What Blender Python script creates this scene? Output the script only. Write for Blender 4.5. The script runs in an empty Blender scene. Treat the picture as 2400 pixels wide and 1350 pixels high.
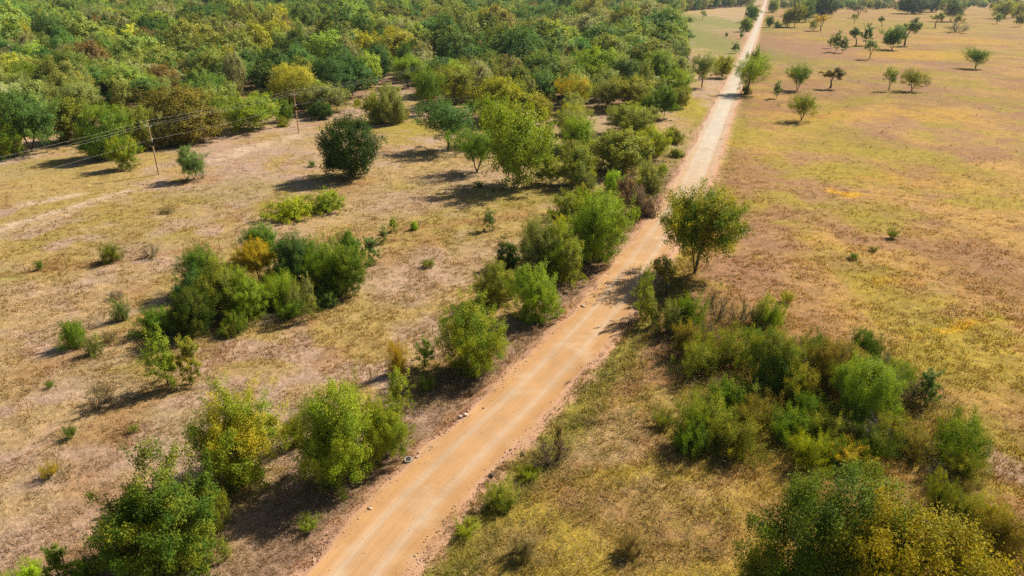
import bpy, math, random, zlib
import numpy as np
from mathutils import Vector

# ------------------------------------------------------------------ camera, sky, sun, exposure
scene = bpy.context.scene
COL = scene.collection
CAM_H, PITCH, FPX = 36.0, math.radians(24.0), 1600.0       # metres, downward pitch, focal length in pixels of a 2400 px wide picture
cam_data = bpy.data.cameras.new('camera')
cam = bpy.data.objects.new('camera', cam_data)
COL.objects.link(cam)
cam.location = (0, 0, CAM_H)
cam.rotation_euler = (math.radians(90) - PITCH, 0, 0)
cam_data.sensor_width = 36.0
cam_data.lens = 36.0 * FPX / 2400.0
cam_data.clip_start = 0.5
cam_data.clip_end = 20000
scene.camera = cam

SUN_EL = math.radians(42)
SUN_AZ = math.radians(53)                                   # clockwise from +Y
world = bpy.data.worlds.new('World')
scene.world = world
world.use_nodes = True
wn = world.node_tree
wn.nodes.clear()
w_out = wn.nodes.new('ShaderNodeOutputWorld')
w_bg = wn.nodes.new('ShaderNodeBackground')
w_sky = wn.nodes.new('ShaderNodeTexSky')
w_sky.sky_type = 'NISHITA'
w_sky.sun_disc = False
w_sky.sun_elevation = SUN_EL
w_sky.sun_rotation = SUN_AZ
w_bg.inputs['Strength'].default_value = 0.053
wn.links.new(w_sky.outputs[0], w_bg.inputs['Color'])
wn.links.new(w_bg.outputs[0], w_out.inputs['Surface'])

sun_data = bpy.data.lights.new('sun', 'SUN')
sun_data.energy = 5.0
sun_data.angle = math.radians(0.5)
sun_data.color = (1.0, 0.93, 0.82)
sun = bpy.data.objects.new('sun', sun_data)
COL.objects.link(sun)
SUN_DIR = Vector((math.sin(SUN_AZ) * math.cos(SUN_EL), math.cos(SUN_AZ) * math.cos(SUN_EL), math.sin(SUN_EL)))
sun.rotation_euler = SUN_DIR.to_track_quat('Z', 'Y').to_euler()
sun.location = (60, 60, 120)

scene.view_settings.view_transform = 'Standard'
scene.view_settings.look = 'None'
scene.view_settings.gamma = 1.0
scene.view_settings.use_curve_mapping = False
scene.view_settings.exposure = 0.66
scene.render.engine = 'CYCLES'
scene.cycles.max_bounces = 6
scene.cycles.diffuse_bounces = 2
scene.cycles.transmission_bounces = 4
scene.cycles.volume_bounces = 0
scene.cycles.use_denoising = False
scene.cycles.use_adaptive_sampling = False
scene.cycles.sample_clamp_indirect = 4.0

# ------------------------------------------------------------------ small helpers
CP, SP = math.cos(PITCH), math.sin(PITCH)


def ground_at(px, py):
    """The point of the level ground that lies along the sight line of a picture position."""
    k = (675 - py) / FPX
    fwd, dz = CP + k * SP, -SP + k * CP
    t = CAM_H / -dz
    return np.array([(px - 1200) / FPX * t, fwd * t])


def depth_of(x, y, z=0.0):
    return y * CP - (z - CAM_H) * SP


def px_per_m(x, y, z=0.0):
    return FPX / depth_of(x, y, z)


def height_at(x, y, ty):
    k = (675 - ty) / FPX
    return CAM_H + y * (k * CP - SP) / (CP + k * SP)


def srgb(r, g, b):
    f = lambda c: (c / 255 / 12.92) if c / 255 <= 0.04045 else ((c / 255 + 0.055) / 1.055) ** 2.4
    return np.array([f(r), f(g), f(b)])


def hash2(ix, iy, seed):
    n = (ix.astype(np.int64) * 374761393 + iy.astype(np.int64) * 668265263 + seed * 1442695041) & 0xFFFFFFFF
    n = ((n ^ (n >> 13)) * 1274126177) & 0xFFFFFFFF
    n = n ^ (n >> 16)
    return (n & 0xFFFF) / 65535.0


def vnoise(x, y, seed=0):
    x0, y0 = np.floor(x), np.floor(y)
    fx, fy = x - x0, y - y0
    fx, fy = fx * fx * (3 - 2 * fx), fy * fy * (3 - 2 * fy)
    a, b = hash2(x0, y0, seed), hash2(x0 + 1, y0, seed)
    c, d = hash2(x0, y0 + 1, seed), hash2(x0 + 1, y0 + 1, seed)
    return (a * (1 - fx) + b * fx) * (1 - fy) + (c * (1 - fx) + d * fx) * fy


def fbm(x, y, seed=0, oct=3):
    s, a, t = 0.0, 1.0, 0.0
    for o in range(oct):
        s = s + a * vnoise(x * 2 ** o + 17.3 * o, y * 2 ** o - 9.1 * o, seed + o)
        t += a
        a *= 0.5
    return s / t


def sstep(a, b, v):
    t = np.clip((v - a) / (b - a), 0, 1)
    return t * t * (3 - 2 * t)


def in_poly(x, y, poly):
    r = np.zeros(np.shape(x), bool)
    n = len(poly)
    for i in range(n):
        x1, y1 = poly[i]
        x2, y2 = poly[(i + 1) % n]
        c = ((y1 > y) != (y2 > y)) & (x < (x2 - x1) * (y - y1) / ((y2 - y1) or 1e-9) + x1)
        r ^= c
    return r


def poly_px(pts):
    return [tuple(ground_at(*p)) for p in pts]


def polyline_dist(x, y, pts):
    """Distance to a polyline, which side (+ = to the right of its direction)."""
    best = np.full(np.shape(x), 1e9)
    side = np.zeros(np.shape(x))
    for (x1, y1), (x2, y2) in zip(pts[:-1], pts[1:]):
        dx, dy = x2 - x1, y2 - y1
        L2 = dx * dx + dy * dy
        t = np.clip(((x - x1) * dx + (y - y1) * dy) / L2, 0, 1)
        ex, ey = x - (x1 + t * dx), y - (y1 + t * dy)
        d = np.hypot(ex, ey)
        m = d < best
        best = np.where(m, d, best)
        side = np.where(m, np.sign(ex * dy - ey * dx), side)
    return best, side


def tag(o, label=None, cat=None, group=None, kind=None):
    if label: o['label'] = label
    if cat: o['category'] = cat
    if group: o['group'] = group
    if kind: o['kind'] = kind
    return o


def mesh_np(name, verts, faces, mat=None, attrs=None, smooth=False):
    """Mesh from numpy arrays; faces is an (n, k) array."""
    me = bpy.data.meshes.new(name)
    verts = np.asarray(verts, np.float32)
    faces = np.asarray(faces, np.int32)
    n, k = faces.shape
    me.vertices.add(len(verts))
    me.vertices.foreach_set('co', verts.ravel())
    me.loops.add(n * k)
    me.loops.foreach_set('vertex_index', faces.ravel())
    me.polygons.add(n)
    me.polygons.foreach_set('loop_start', np.arange(0, n * k, k, dtype=np.int32))
    if smooth:
        me.polygons.foreach_set('use_smooth', np.ones(n, bool))
    me.update(calc_edges=True)
    for nm, typ, dom, data in (attrs or []):
        at = me.attributes.new(nm, typ, dom)
        data = np.asarray(data, np.float32)
        if typ == 'FLOAT_COLOR':
            if data.shape[1] == 3:
                data = np.hstack([data, np.ones((len(data), 1), np.float32)])
            at.data.foreach_set('color', data.ravel())
        elif typ == 'FLOAT_VECTOR':
            at.data.foreach_set('vector', data.ravel())
        elif typ == 'INT':
            at.data.foreach_set('value', data.astype(np.int32).ravel())
        else:
            at.data.foreach_set('value', data.ravel())
    if mat:
        me.materials.append(mat)
    return me


def link(name, data, parent=None, loc=None):
    o = bpy.data.objects.new(name, data)
    COL.objects.link(o)
    if parent: o.parent = parent
    if loc is not None: o.location = loc
    return o


def tube_arrays(polys, sides):
    """polys: list of (points (n,3), radii (n,)). Returns verts, quads of one joined tube mesh with pointed far ends."""
    V, F, base = [], [], 0
    ang = np.linspace(0, 2 * math.pi, sides, endpoint=False)
    ca, sa = np.cos(ang), np.sin(ang)
    for pts, rad in polys:
        pts = np.asarray(pts, float)
        n = len(pts)
        d = np.gradient(pts, axis=0)
        d /= np.linalg.norm(d, axis=1, keepdims=True) + 1e-9
        ref = np.array([0.31, 0.87, 0.17]) if abs(d[0, 2]) > 0.8 else np.array([0.05, 0.1, 1.0])
        u = np.cross(d, ref)
        u /= np.linalg.norm(u, axis=1, keepdims=True) + 1e-9
        v = np.cross(d, u)
        ring = pts[:, None, :] + (u[:, None, :] * ca[None, :, None] + v[:, None, :] * sa[None, :, None]) * np.asarray(rad)[:, None, None]
        V.append(ring.reshape(-1, 3))
        i = np.arange(n - 1)[:, None] * sides
        j = np.arange(sides)[None, :]
        j2 = (j + 1) % sides
        F.append((np.stack([i + j, i + j2, i + sides + j2, i + sides + j], -1) + base).reshape(-1, 4))
        base += n * sides
    return np.vstack(V), np.vstack(F)


# ------------------------------------------------------------------ materials
class NB:
    def __init__(self, name):
        self.m = bpy.data.materials.new(name)
        self.m.use_nodes = True
        self.t = self.m.node_tree
        self.t.nodes.clear()
        self.out = self.n('ShaderNodeOutputMaterial')

    def n(self, typ, **kw):
        nd = self.t.nodes.new(typ)
        for k, v in kw.items():
            setattr(nd, k, v)
        return nd

    def l(self, a, b):
        self.t.links.new(a, b)

    def setin(self, sock, v):
        if hasattr(v, 'is_output'):
            self.l(v, sock)
        else:
            sock.default_value = v

    def math(self, op, a, b=0.0, c=None):
        nd = self.n('ShaderNodeMath', operation=op)
        self.setin(nd.inputs[0], a)
        self.setin(nd.inputs[1], b)
        if c is not None: self.setin(nd.inputs[2], c)
        return nd.outputs[0]

    def mix(self, f, a, b, blend='MIX'):
        nd = self.n('ShaderNodeMix', data_type='RGBA', blend_type=blend)
        self.setin(nd.inputs[0], f)
        self.setin(nd.inputs[6], a)
        self.setin(nd.inputs[7], b)
        return nd.outputs[2]

    def noise(self, scale, detail=3, rough=0.55, vec=None, out='Fac'):
        nd = self.n('ShaderNodeTexNoise')
        nd.inputs['Scale'].default_value = scale
        nd.inputs['Detail'].default_value = detail
        nd.inputs['Roughness'].default_value = rough
        if vec is not None: self.l(vec, nd.inputs['Vector'])
        return nd.outputs[out]

    def rng(self, v, a, b, c, d):
        nd = self.n('ShaderNodeMapRange')
        self.setin(nd.inputs[0], v)
        for i, x in enumerate((a, b, c, d)):
            nd.inputs[i + 1].default_value = x
        return nd.outputs[0]

    def pos(self):
        return self.n('ShaderNodeNewGeometry').outputs['Position']

    def attr(self, name, out='Color', typ='GEOMETRY'):
        nd = self.n('ShaderNodeAttribute', attribute_name=name, attribute_type=typ)
        return nd.outputs[out]

    def scalecol(self, col, f):
        nd = self.n('ShaderNodeVectorMath', operation='SCALE')
        self.setin(nd.inputs[0], col)
        self.setin(nd.inputs['Scale'], f)
        return nd.outputs[0]


def foliage_mat(name, source):
    b = NB(name)
    if source == 'object':
        oi = b.n('ShaderNodeObjectInfo')
        base, gold = oi.outputs['Color'], oi.outputs['Alpha']
    elif source == 'instancer':
        base = b.attr('tint', 'Color', 'INSTANCER')
        gold = b.attr('tint', 'Alpha', 'INSTANCER')
    else:
        base, gold = b.attr('col', 'Color'), 0.0
    shade = b.attr('shade', 'Fac')
    if source != 'col':
        tone = b.attr('tone', 'Fac')
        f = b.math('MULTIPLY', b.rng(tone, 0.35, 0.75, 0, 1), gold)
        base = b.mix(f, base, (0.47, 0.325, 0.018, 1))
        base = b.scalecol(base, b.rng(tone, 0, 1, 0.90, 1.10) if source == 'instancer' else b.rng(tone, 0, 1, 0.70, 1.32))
    base = b.scalecol(base, b.rng(shade, 0, 1, 0.76, 1.24))
    pr = b.n('ShaderNodeBsdfPrincipled')
    b.l(base, pr.inputs['Base Color'])
    pr.inputs['Roughness'].default_value = 0.55
    pr.inputs['Specular IOR Level'].default_value = 0.08
    tr = b.n('ShaderNodeBsdfTranslucent')
    warm = b.mix(1.0, base, (1.65, 1.5, 0.5, 1), 'MULTIPLY')
    b.l(warm, tr.inputs['Color'])
    if source == 'col':
        geo = b.n('ShaderNodeNewGeometry')
        sc = b.n('ShaderNodeVectorMath', operation='SCALE')
        b.l(geo.outputs['Normal'], sc.inputs[0])
        sc.inputs['Scale'].default_value = 0.55
        ad = b.n('ShaderNodeVectorMath', operation='ADD')
        b.l(sc.outputs[0], ad.inputs[0])
        ad.inputs[1].default_value = (0, 0, 0.75)
        nz = b.n('ShaderNodeVectorMath', operation='NORMALIZE')
        b.l(ad.outputs[0], nz.inputs[0])
        b.l(nz.outputs[0], pr.inputs['Normal'])
    mx = b.n('ShaderNodeMixShader')
    mx.inputs[0].default_value = 0.30 if source == 'col' else 0.30
    b.l(pr.outputs[0], mx.inputs[1])
    b.l(tr.outputs[0], mx.inputs[2])
    b.l(mx.outputs[0], b.out.inputs['Surface'])
    return b.m


M_LEAF = foliage_mat('leaf', 'object')
M_WOODLAND = foliage_mat('woodland_leaf', 'instancer')
M_GRASS = foliage_mat('grass_blade', 'col')


def bark_mat(name, c1, c2, scale=9):
    b = NB(name)
    tc = b.n('ShaderNodeTexCoord').outputs['Object']
    mp = b.n('ShaderNodeMapping')
    mp.inputs['Scale'].default_value = (1, 1, 0.25)
    b.l(tc, mp.inputs[0])
    f = b.noise(scale, 4, 0.65, mp.outputs[0])
    c = b.mix(b.rng(f, 0.3, 0.7, 0, 1), (*c1, 1), (*c2, 1))
    pr = b.n('ShaderNodeBsdfPrincipled')
    b.l(c, pr.inputs['Base Color'])
    pr.inputs['Roughness'].default_value = 0.9
    pr.inputs['Specular IOR Level'].default_value = 0.15
    bp = b.n('ShaderNodeBump')
    bp.inputs['Strength'].default_value = 0.6
    bp.inputs['Distance'].default_value = 0.03
    b.l(f, bp.inputs['Height'])
    b.l(bp.outputs[0], pr.inputs['Normal'])
    b.l(pr.outputs[0], b.out.inputs['Surface'])
    return b.m


M_BARK = bark_mat('bark', (0.045, 0.035, 0.028), (0.13, 0.105, 0.085))
M_DEADWOOD = bark_mat('dead_wood', (0.16, 0.13, 0.115), (0.34, 0.29, 0.26))
M_POLE = bark_mat('pole_timber', (0.36, 0.23, 0.12), (0.56, 0.38, 0.21), 4)
M_STEEL = bark_mat('rusty_steel', (0.05, 0.035, 0.028), (0.12, 0.085, 0.065), 20)
M_FIBRE = bark_mat('white_fibreglass', (0.55, 0.55, 0.56), (0.72, 0.72, 0.74), 6)
M_BLACK = bark_mat('black_guard', (0.010, 0.011, 0.012), (0.022, 0.022, 0.024), 6)
M_WIRE = bark_mat('aluminium_wire', (0.55, 0.54, 0.50), (0.68, 0.66, 0.62), 3)
M_RUBBER = bark_mat('bleached_rubber', (0.20, 0.18, 0.155), (0.36, 0.33, 0.29), 7)
M_ROCK = bark_mat('pale_rock', (0.38, 0.24, 0.17), (0.72, 0.55, 0.42), 6)
M_DARKROCK = bark_mat('dark_rock', (0.06, 0.045, 0.045), (0.17, 0.12, 0.10), 6)


def ground_mat():
    b = NB('field_soil_and_grass')
    col = b.attr('col')
    P = b.pos()
    fine = b.noise(7.0, 5, 0.7, P)
    mid = b.noise(1.6, 4, 0.6, P)
    streak_map = b.n('ShaderNodeMapping')
    streak_map.inputs['Scale'].default_value = (1.0, 2.2, 1.0)
    b.l(P, streak_map.inputs[0])
    streak = b.noise(3.0, 4, 0.7, streak_map.outputs[0])
    f = b.math('MULTIPLY', b.rng(fine, 0.28, 0.72, 0.62, 1.36), b.rng(mid, 0.3, 0.7, 0.84, 1.15))
    f = b.math('MULTIPLY', f, b.rng(streak, 0.3, 0.7, 0.80, 1.18))
    c = b.scalecol(col, f)
    mott_map = b.n('ShaderNodeMapping')
    mott_map.inputs['Scale'].default_value = (1.0, 1.5, 1.0)
    b.l(P, mott_map.inputs[0])
    mott = b.noise(0.42, 5, 0.72, mott_map.outputs[0])
    c = b.scalecol(c, b.rng(mott, 0.32, 0.68, 0.72, 1.20))
    tuss = b.noise(0.9, 3, 0.6, P)
    c = b.mix(b.rng(tuss, 0.60, 0.70, 0, 0.55), c, (0.15, 0.115, 0.05, 1))
    litter = b.noise(14.0, 2, 0.5, P)
    c = b.mix(b.rng(litter, 0.62, 0.72, 0, 0.35), c, (0.50, 0.36, 0.20, 1))
    pr = b.n('ShaderNodeBsdfPrincipled')
    b.l(c, pr.inputs['Base Color'])
    pr.inputs['Roughness'].default_value = 0.95
    pr.inputs['Specular IOR Level'].default_value = 0.1
    bp = b.n('ShaderNodeBump')
    bp.inputs['Strength'].default_value = 1.0
    bp.inputs['Distance'].default_value = 0.16
    h = b.math('ADD', b.math('MULTIPLY', streak, 0.6), b.math('MULTIPLY', fine, 0.5))
    h = b.math('ADD', h, b.math('MULTIPLY', mid, 1.0))
    b.l(h, bp.inputs['Height'])
    b.l(bp.outputs[0], pr.inputs['Normal'])
    b.l(pr.outputs[0], b.out.inputs['Surface'])
    return b.m


def road_mat():
    b = NB('sandy_gravel')
    col = b.attr('col')
    uv = b.attr('along', 'Vector')
    P = b.pos()
    fine = b.noise(9.0, 5, 0.7, P)
    mp = b.n('ShaderNodeMapping')
    mp.inputs['Scale'].default_value = (1.0, 0.05, 1.0)
    b.l(uv, mp.inputs[0])
    rut = b.noise(2.6, 4, 0.6, mp.outputs[0])
    big = b.noise(0.35, 3, 0.6, P)
    f = b.math('MULTIPLY', b.rng(fine, 0.3, 0.7, 0.90, 1.08), b.rng(rut, 0.3, 0.7, 0.93, 1.05))
    f = b.math('MULTIPLY', f, b.rng(big, 0.3, 0.7, 0.93, 1.06))
    c = b.scalecol(col, f)
    peb = b.n('ShaderNodeTexVoronoi')
    peb.inputs['Scale'].default_value = 5.0
    b.l(P, peb.inputs['Vector'])
    c = b.mix(b.rng(peb.outputs['Distance'], 0.05, 0.14, 0.35, 0.0), c, (0.62, 0.46, 0.32, 1))
    # washboard ripples across the wheel tracks
    wave = b.n('ShaderNodeTexWave', wave_type='BANDS', bands_direction='Y')
    wave.inputs['Scale'].default_value = 0.55
    wave.inputs['Distortion'].default_value = 3.0
    wave.inputs['Detail'].default_value = 2.0
    b.l(uv, wave.inputs['Vector'])
    wmask = b.rng(b.noise(0.09, 2, 0.5, P), 0.5, 0.62, 0, 1)
    pr = b.n('ShaderNodeBsdfPrincipled')
    b.l(c, pr.inputs['Base Color'])
    pr.inputs['Roughness'].default_value = 0.95
    pr.inputs['Specular IOR Level'].default_value = 0.1
    h = b.math('ADD', b.math('MULTIPLY', fine, 0.25), b.math('MULTIPLY', rut, 0.6))
    h = b.math('ADD', h, b.math('MULTIPLY', b.math('MULTIPLY', wave.outputs['Fac'], wmask), 0.07))
    bp = b.n('ShaderNodeBump')
    bp.inputs['Strength'].default_value = 0.8
    bp.inputs['Distance'].default_value = 0.09
    b.l(h, bp.inputs['Height'])
    b.l(bp.outputs[0], pr.inputs['Normal'])
    b.l(pr.outputs[0], b.out.inputs['Surface'])
    return b.m


# ------------------------------------------------------------------ ground and road
ROAD_PX = [(830, 1350), (952, 1200), (1103, 1050), (1258, 900), (1352, 800), (1440, 700), (1507, 600), (1578, 500), (1612, 450),
           (1648, 367), (1703, 233), (1748, 133), (1773, 67), (1785, 33), (1795, 3)]


def smooth_line(pts, step):
    pts = np.array(pts)
    for _ in range(3):                                       # Chaikin corner cutting
        q = [pts[0]]
        for a, c in zip(pts[:-1], pts[1:]):
            q += [a * 0.75 + c * 0.25, a * 0.25 + c * 0.75]
        q.append(pts[-1])
        pts = np.array(q)
    s = np.concatenate([[0], np.cumsum(np.linalg.norm(np.diff(pts, axis=0), axis=1))])
    t = np.concatenate([np.arange(0, 220, step), np.arange(220, s[-1], step * 8)])
    return np.stack([np.interp(t, s, pts[:, i]) for i in range(2)], 1), t


rp = [ground_at(*p) for p in ROAD_PX]
d0 = (rp[0] - rp[1]) / np.linalg.norm(rp[0] - rp[1])
d1 = (rp[-1] - rp[-3]) / np.linalg.norm(rp[-1] - rp[-3])
rp = [rp[0] + d0 * 60] + rp + [rp[-1] + d1 * 2500]
ROAD, ROAD_S = smooth_line(rp, 0.6)
ROAD_COARSE = [tuple(p) for p in ROAD[:372:10]] + [tuple(p) for p in ROAD[400::160]] + [tuple(ROAD[-1])]
ROAD_HALF = 3.35


def road_offset(x, y):
    d, s = polyline_dist(x, y, ROAD_COARSE)
    return d * s


def ground_z(x, y, off=None):
    if off is None: off = road_offset(x, y)
    r = np.hypot(x, y)
    a = np.abs(off)
    z = (fbm(x / 26, y / 26, 5) - 0.5) * 0.9 + (fbm(x / 5, y / 5, 8) - 0.5) * 0.22 * sstep(600, 150, r)
    z = z * sstep(3.5, 11, a)
    z = z - 0.28 * sstep(3.4, 5.0, a) * sstep(8.5, 5.5, a)    # shallow ditches
    z = z - 0.09 * sstep(3.3, 2.9, a)                         # sub-grade under the road sheet
    return z


# colours that the ground has (linear, from the look of soil and grass in sun)
K = 0.74
STRAW = srgb(196, 163, 114) * K
YSTRAW = srgb(190, 160, 94) * K
BARE = srgb(196, 162, 136) * K
PALE = srgb(222, 192, 160) * K
TAN = srgb(200, 156, 86) * K
BROWN = srgb(176, 132, 82) * K
MAUVE = srgb(178, 134, 98) * K
YGREEN = srgb(174, 154, 48) * K
GOLD = srgb(222, 170, 34) * K
SAGE = srgb(142, 142, 72) * K
DEAD = srgb(160, 128, 104) * K
VERGE = srgb(158, 146, 58) * K
DARKSOIL = srgb(120, 92, 70) * K
GRAVEL = srgb(220, 172, 136) * K
FOREST = srgb(140, 108, 78) * K

PATCHES = [
    (1640, 88, 130, 72, SAGE, 1.0), (1650, 50, 110, 26, SAGE, .9), (1570, 150, 60, 25, SAGE, .6), (1640, 265, 70, 75, YGREEN, .8), (1605, 385, 40, 60, VERGE, .7), (300, 470, 260, 38, YGREEN, .4), (120, 400, 200, 25, VERGE, .4),
    (330, 560, 260, 25, VERGE, .3), (560, 440, 160, 30, VERGE, .35), (1950, 400, 150, 22, YGREEN, .45), (1880, 480, 90, 25, YGREEN, .5), (2150, 420, 160, 18, GOLD, .3), (2320, 430, 90, 22, YGREEN, .4),
    (2100, 230, 220, 20, YGREEN, .3), (1990, 270, 180, 14, GOLD, .3),
    (1230, 470, 130, 30, VERGE, .55), (880, 300, 110, 22, VERGE, .5), (1290, 400, 110, 60, VERGE, .45), (1010, 300, 70, 25, VERGE, .45), (1500, 420, 60, 70, VERGE, .4),
    (720, 480, 120, 30, VERGE, .35), (60, 395, 120, 30, VERGE, .3), (1100, 420, 160, 30, BARE, .5),  # picture centre, half sizes, colour, weight
    (1900, 115, 130, 42, MAUVE, .9), (2080, 60, 300, 16, YGREEN, .5), (1420, 360, 150, 90, VERGE, .55),
    (1985, 458, 48, 9, GOLD, 1.0), (2010, 345, 150, 38, YGREEN, .65), (1930, 300, 90, 18, YGREEN, .5), (2240, 262, 90, 12, TAN, .9),
    (2230, 275, 120, 20, GOLD, .35), (2150, 130, 170, 12, GOLD, .5), (2270, 95, 130, 12, GOLD, .35), (1980, 150, 90, 10, YGREEN, .4),
    (1900, 215, 130, 16, MAUVE, .5), (2030, 640, 90, 22, YGREEN, .55), (2100, 665, 70, 14, GOLD, .4), (2020, 490, 130, 22, YGREEN, .6),
    (2230, 780, 150, 32, YGREEN, .7), (2260, 765, 40, 12, GOLD, .8), (2215, 775, 30, 12, GOLD, .8), (2190, 850, 170, 40, YGREEN, .45),
    (2350, 745, 60, 20, YGREEN, .6), (1740, 640, 100, 65, MAUVE, .95), (1745, 540, 60, 60, MAUVE, .9), (2310, 600, 110, 40, MAUVE, .6),
    (2370, 1090, 50, 80, BARE, .8), (2330, 350, 120, 40, MAUVE, .4), (1720, 345, 22, 6, GOLD, .8), (2180, 540, 150, 14, TAN, .6),
    (2280, 945, 90, 30, TAN, .7), (1900, 700, 100, 40, MAUVE, .4), (1970, 600, 90, 20, YGREEN, .4), (2390, 800, 30, 50, YGREEN, .7),
    (1650, 255, 40, 45, YGREEN, .9), (1625, 330, 40, 30, VERGE, .6), (1600, 400, 25, 40, STRAW, .6),
    (280, 515, 130, 22, YGREEN, .55), (180, 430, 260, 45, YSTRAW, .75), (400, 500, 200, 40, YSTRAW, .5), (560, 350, 140, 22, BARE, .7),
    (950, 470, 140, 28, BARE, .6), (930, 305, 90, 28, YGREEN, .6), (1000, 380, 120, 30, YSTRAW, .5), (640, 545, 90, 25, BARE, .6),
    (950, 650, 180, 55, BARE, .65), (1010, 780, 110, 50, BARE, .7), (560, 975, 90, 18, BARE, .8), (200, 1090, 110, 28, BARE, .75),
    (130, 1230, 100, 70, BARE, .6), (1150, 460, 70, 18, YSTRAW, .6), (300, 820, 120, 40, STRAW, .7), (60, 700, 100, 60, STRAW, .7),
    (1180, 590, 120, 30, BARE, .4), (80, 900, 100, 40, STRAW, .5), (660, 1000, 60, 30, BARE, .5), (1400, 290, 60, 60, BARE, .6),
    (940, 230, 25, 50, BARE, .8), (320, 18, 32, 6, TAN, 1.0), (20, 640, 30, 20, SAGE, .6), (1040, 930, 60, 60, DEAD, .5),
    (1430, 1035, 75, 60, STRAW, .85), (1270, 1080, 90, 40, DEAD, .7), (1540, 960, 90, 60, STRAW, .35), (1180, 1290, 120, 60, DEAD, .4),
    (1500, 1220, 160, 90, MAUVE, .5), (1330, 950, 100, 60, VERGE, .5), (1380, 1180, 120, 60, MAUVE, .5), (1560, 1140, 90, 60, STRAW, .5),
]
STREAKS = [  # bare tracks and the weedy fence line: picture points, half width in metres, colour, weight
    ([(-60, 552), (150, 492), (300, 446)], 0.9, PALE, .9), ([(60, 478), (170, 457)], 1.3, PALE, .8),
    ([(470, 385), (560, 355), (690, 318)], 2.0, PALE, .75), ([(420, 350), (560, 318), (720, 285), (850, 262)], 3.0, BARE, .7),
    ([(-60, 650), (255, 617), (420, 588), (900, 543), (1240, 505)], 0.7, BROWN, .7),
    ([(60, 540), (150, 505), (220, 480)], 0.5, PALE, .6),
]


def _patch_world():
    out = []
    for cx, cy, rx, ry, c, w in PATCHES:
        p = ground_at(cx, cy)
        y0, y1 = ground_at(cx, cy + ry)[1], ground_at(cx, max(cy - ry, -22))[1]
        out.append((p[0], p[1], rx / px_per_m(*p), max(p[1] - y0, .5), max(y1 - p[1], .5), c, w))
    return out


PATCH_W = _patch_world()


def ground_col(x, y, off):
    n1, n2, n3 = fbm(x / 13, y / 13, 21), fbm(x / 4, y / 4, 31), fbm(x / 1.2, y / 1.2, 41)
    n4 = fbm(x / 30, y / 48, 51)
    n5 = fbm(x / 6, y / 9, 61)
    m = lambda a, c, t: a * (1 - t[:, None]) + c * t[:, None]
    left = m(np.tile(STRAW, (len(x), 1)), YSTRAW, sstep(.42, .62, n1))
    left = m(left, BARE, sstep(.46, .62, n2 * .55 + n4 * .45))
    left = m(left, BROWN, sstep(.60, .74, n5) * .55)
    left = m(left, VERGE, sstep(.52, .68, fbm(x / 10, y / 10, 75) * .6 + n2 * .4) * .36)
    right = m(np.tile(TAN, (len(x), 1)), BROWN, sstep(.40, .62, n1))
    right = m(right, MAUVE, sstep(.48, .64, n4 * .5 + n5 * .5) * .75)
    right = m(right, YGREEN, sstep(.47, .64, n2 * .4 + fbm(x / 12, y / 12, 71) * .6) * .70)
    c = m(left, right, sstep(-1, 1, off))
    wx = x + (fbm(x / 6, y / 6, 81) - .5) * 9
    wy = y + (fbm(x / 6, y / 6, 91) - .5) * 9 * np.clip(y / 90, .6, 3)
    for px, py, rx, r0, r1, pc, w in PATCH_W:
        q = np.hypot((wx - px) / rx, np.where(wy < py, (wy - py) / r0, (wy - py) / r1))
        c = m(c, pc, sstep(1.25, .45, q + (n2 - .5) * .9) * np.clip(w * (.45 + 1.1 * n3), 0, 1))
    for pts, hw, pc, w in STREAKS:
        d, _ = polyline_dist(x, y, [tuple(ground_at(*p)) for p in pts])
        c = m(c, pc, sstep(hw * 2.2, hw * .4, d + (n2 - .5) * hw * 2.5) * w * sstep(.25, .6, n3 + .12))
    a = np.abs(off)
    near = sstep(170, 120, y)
    # dead grass on the far-side verge, greener grass on the near-side verge
    c = m(c, DEAD, sstep(11, 6, a + (n2 - .5) * 4) * (off < 0) * (.85 * near))
    c = m(c, VERGE, sstep(8.5, 4.5, a + (n2 - .5) * 4) * (off > 0) * (.75 * sstep(95, 60, y) + .30))
    c = m(c, GRAVEL, sstep(5.0, 3.7, a + (n3 - .5) * 2.0) * .9)
    c = m(c, DARKSOIL, sstep(.64, .80, n3) * .30)
    c = c * (0.86 + 0.28 * n3)[:, None] * (0.9 + 0.2 * n2)[:, None]
    c = c * (1 - .13 * sstep(150, 260, y) * (off > 0))[:, None]  # far right field colour darkened, standing in for shade of absent grass tufts
    return np.clip(c, 0.01, 0.9)


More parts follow.
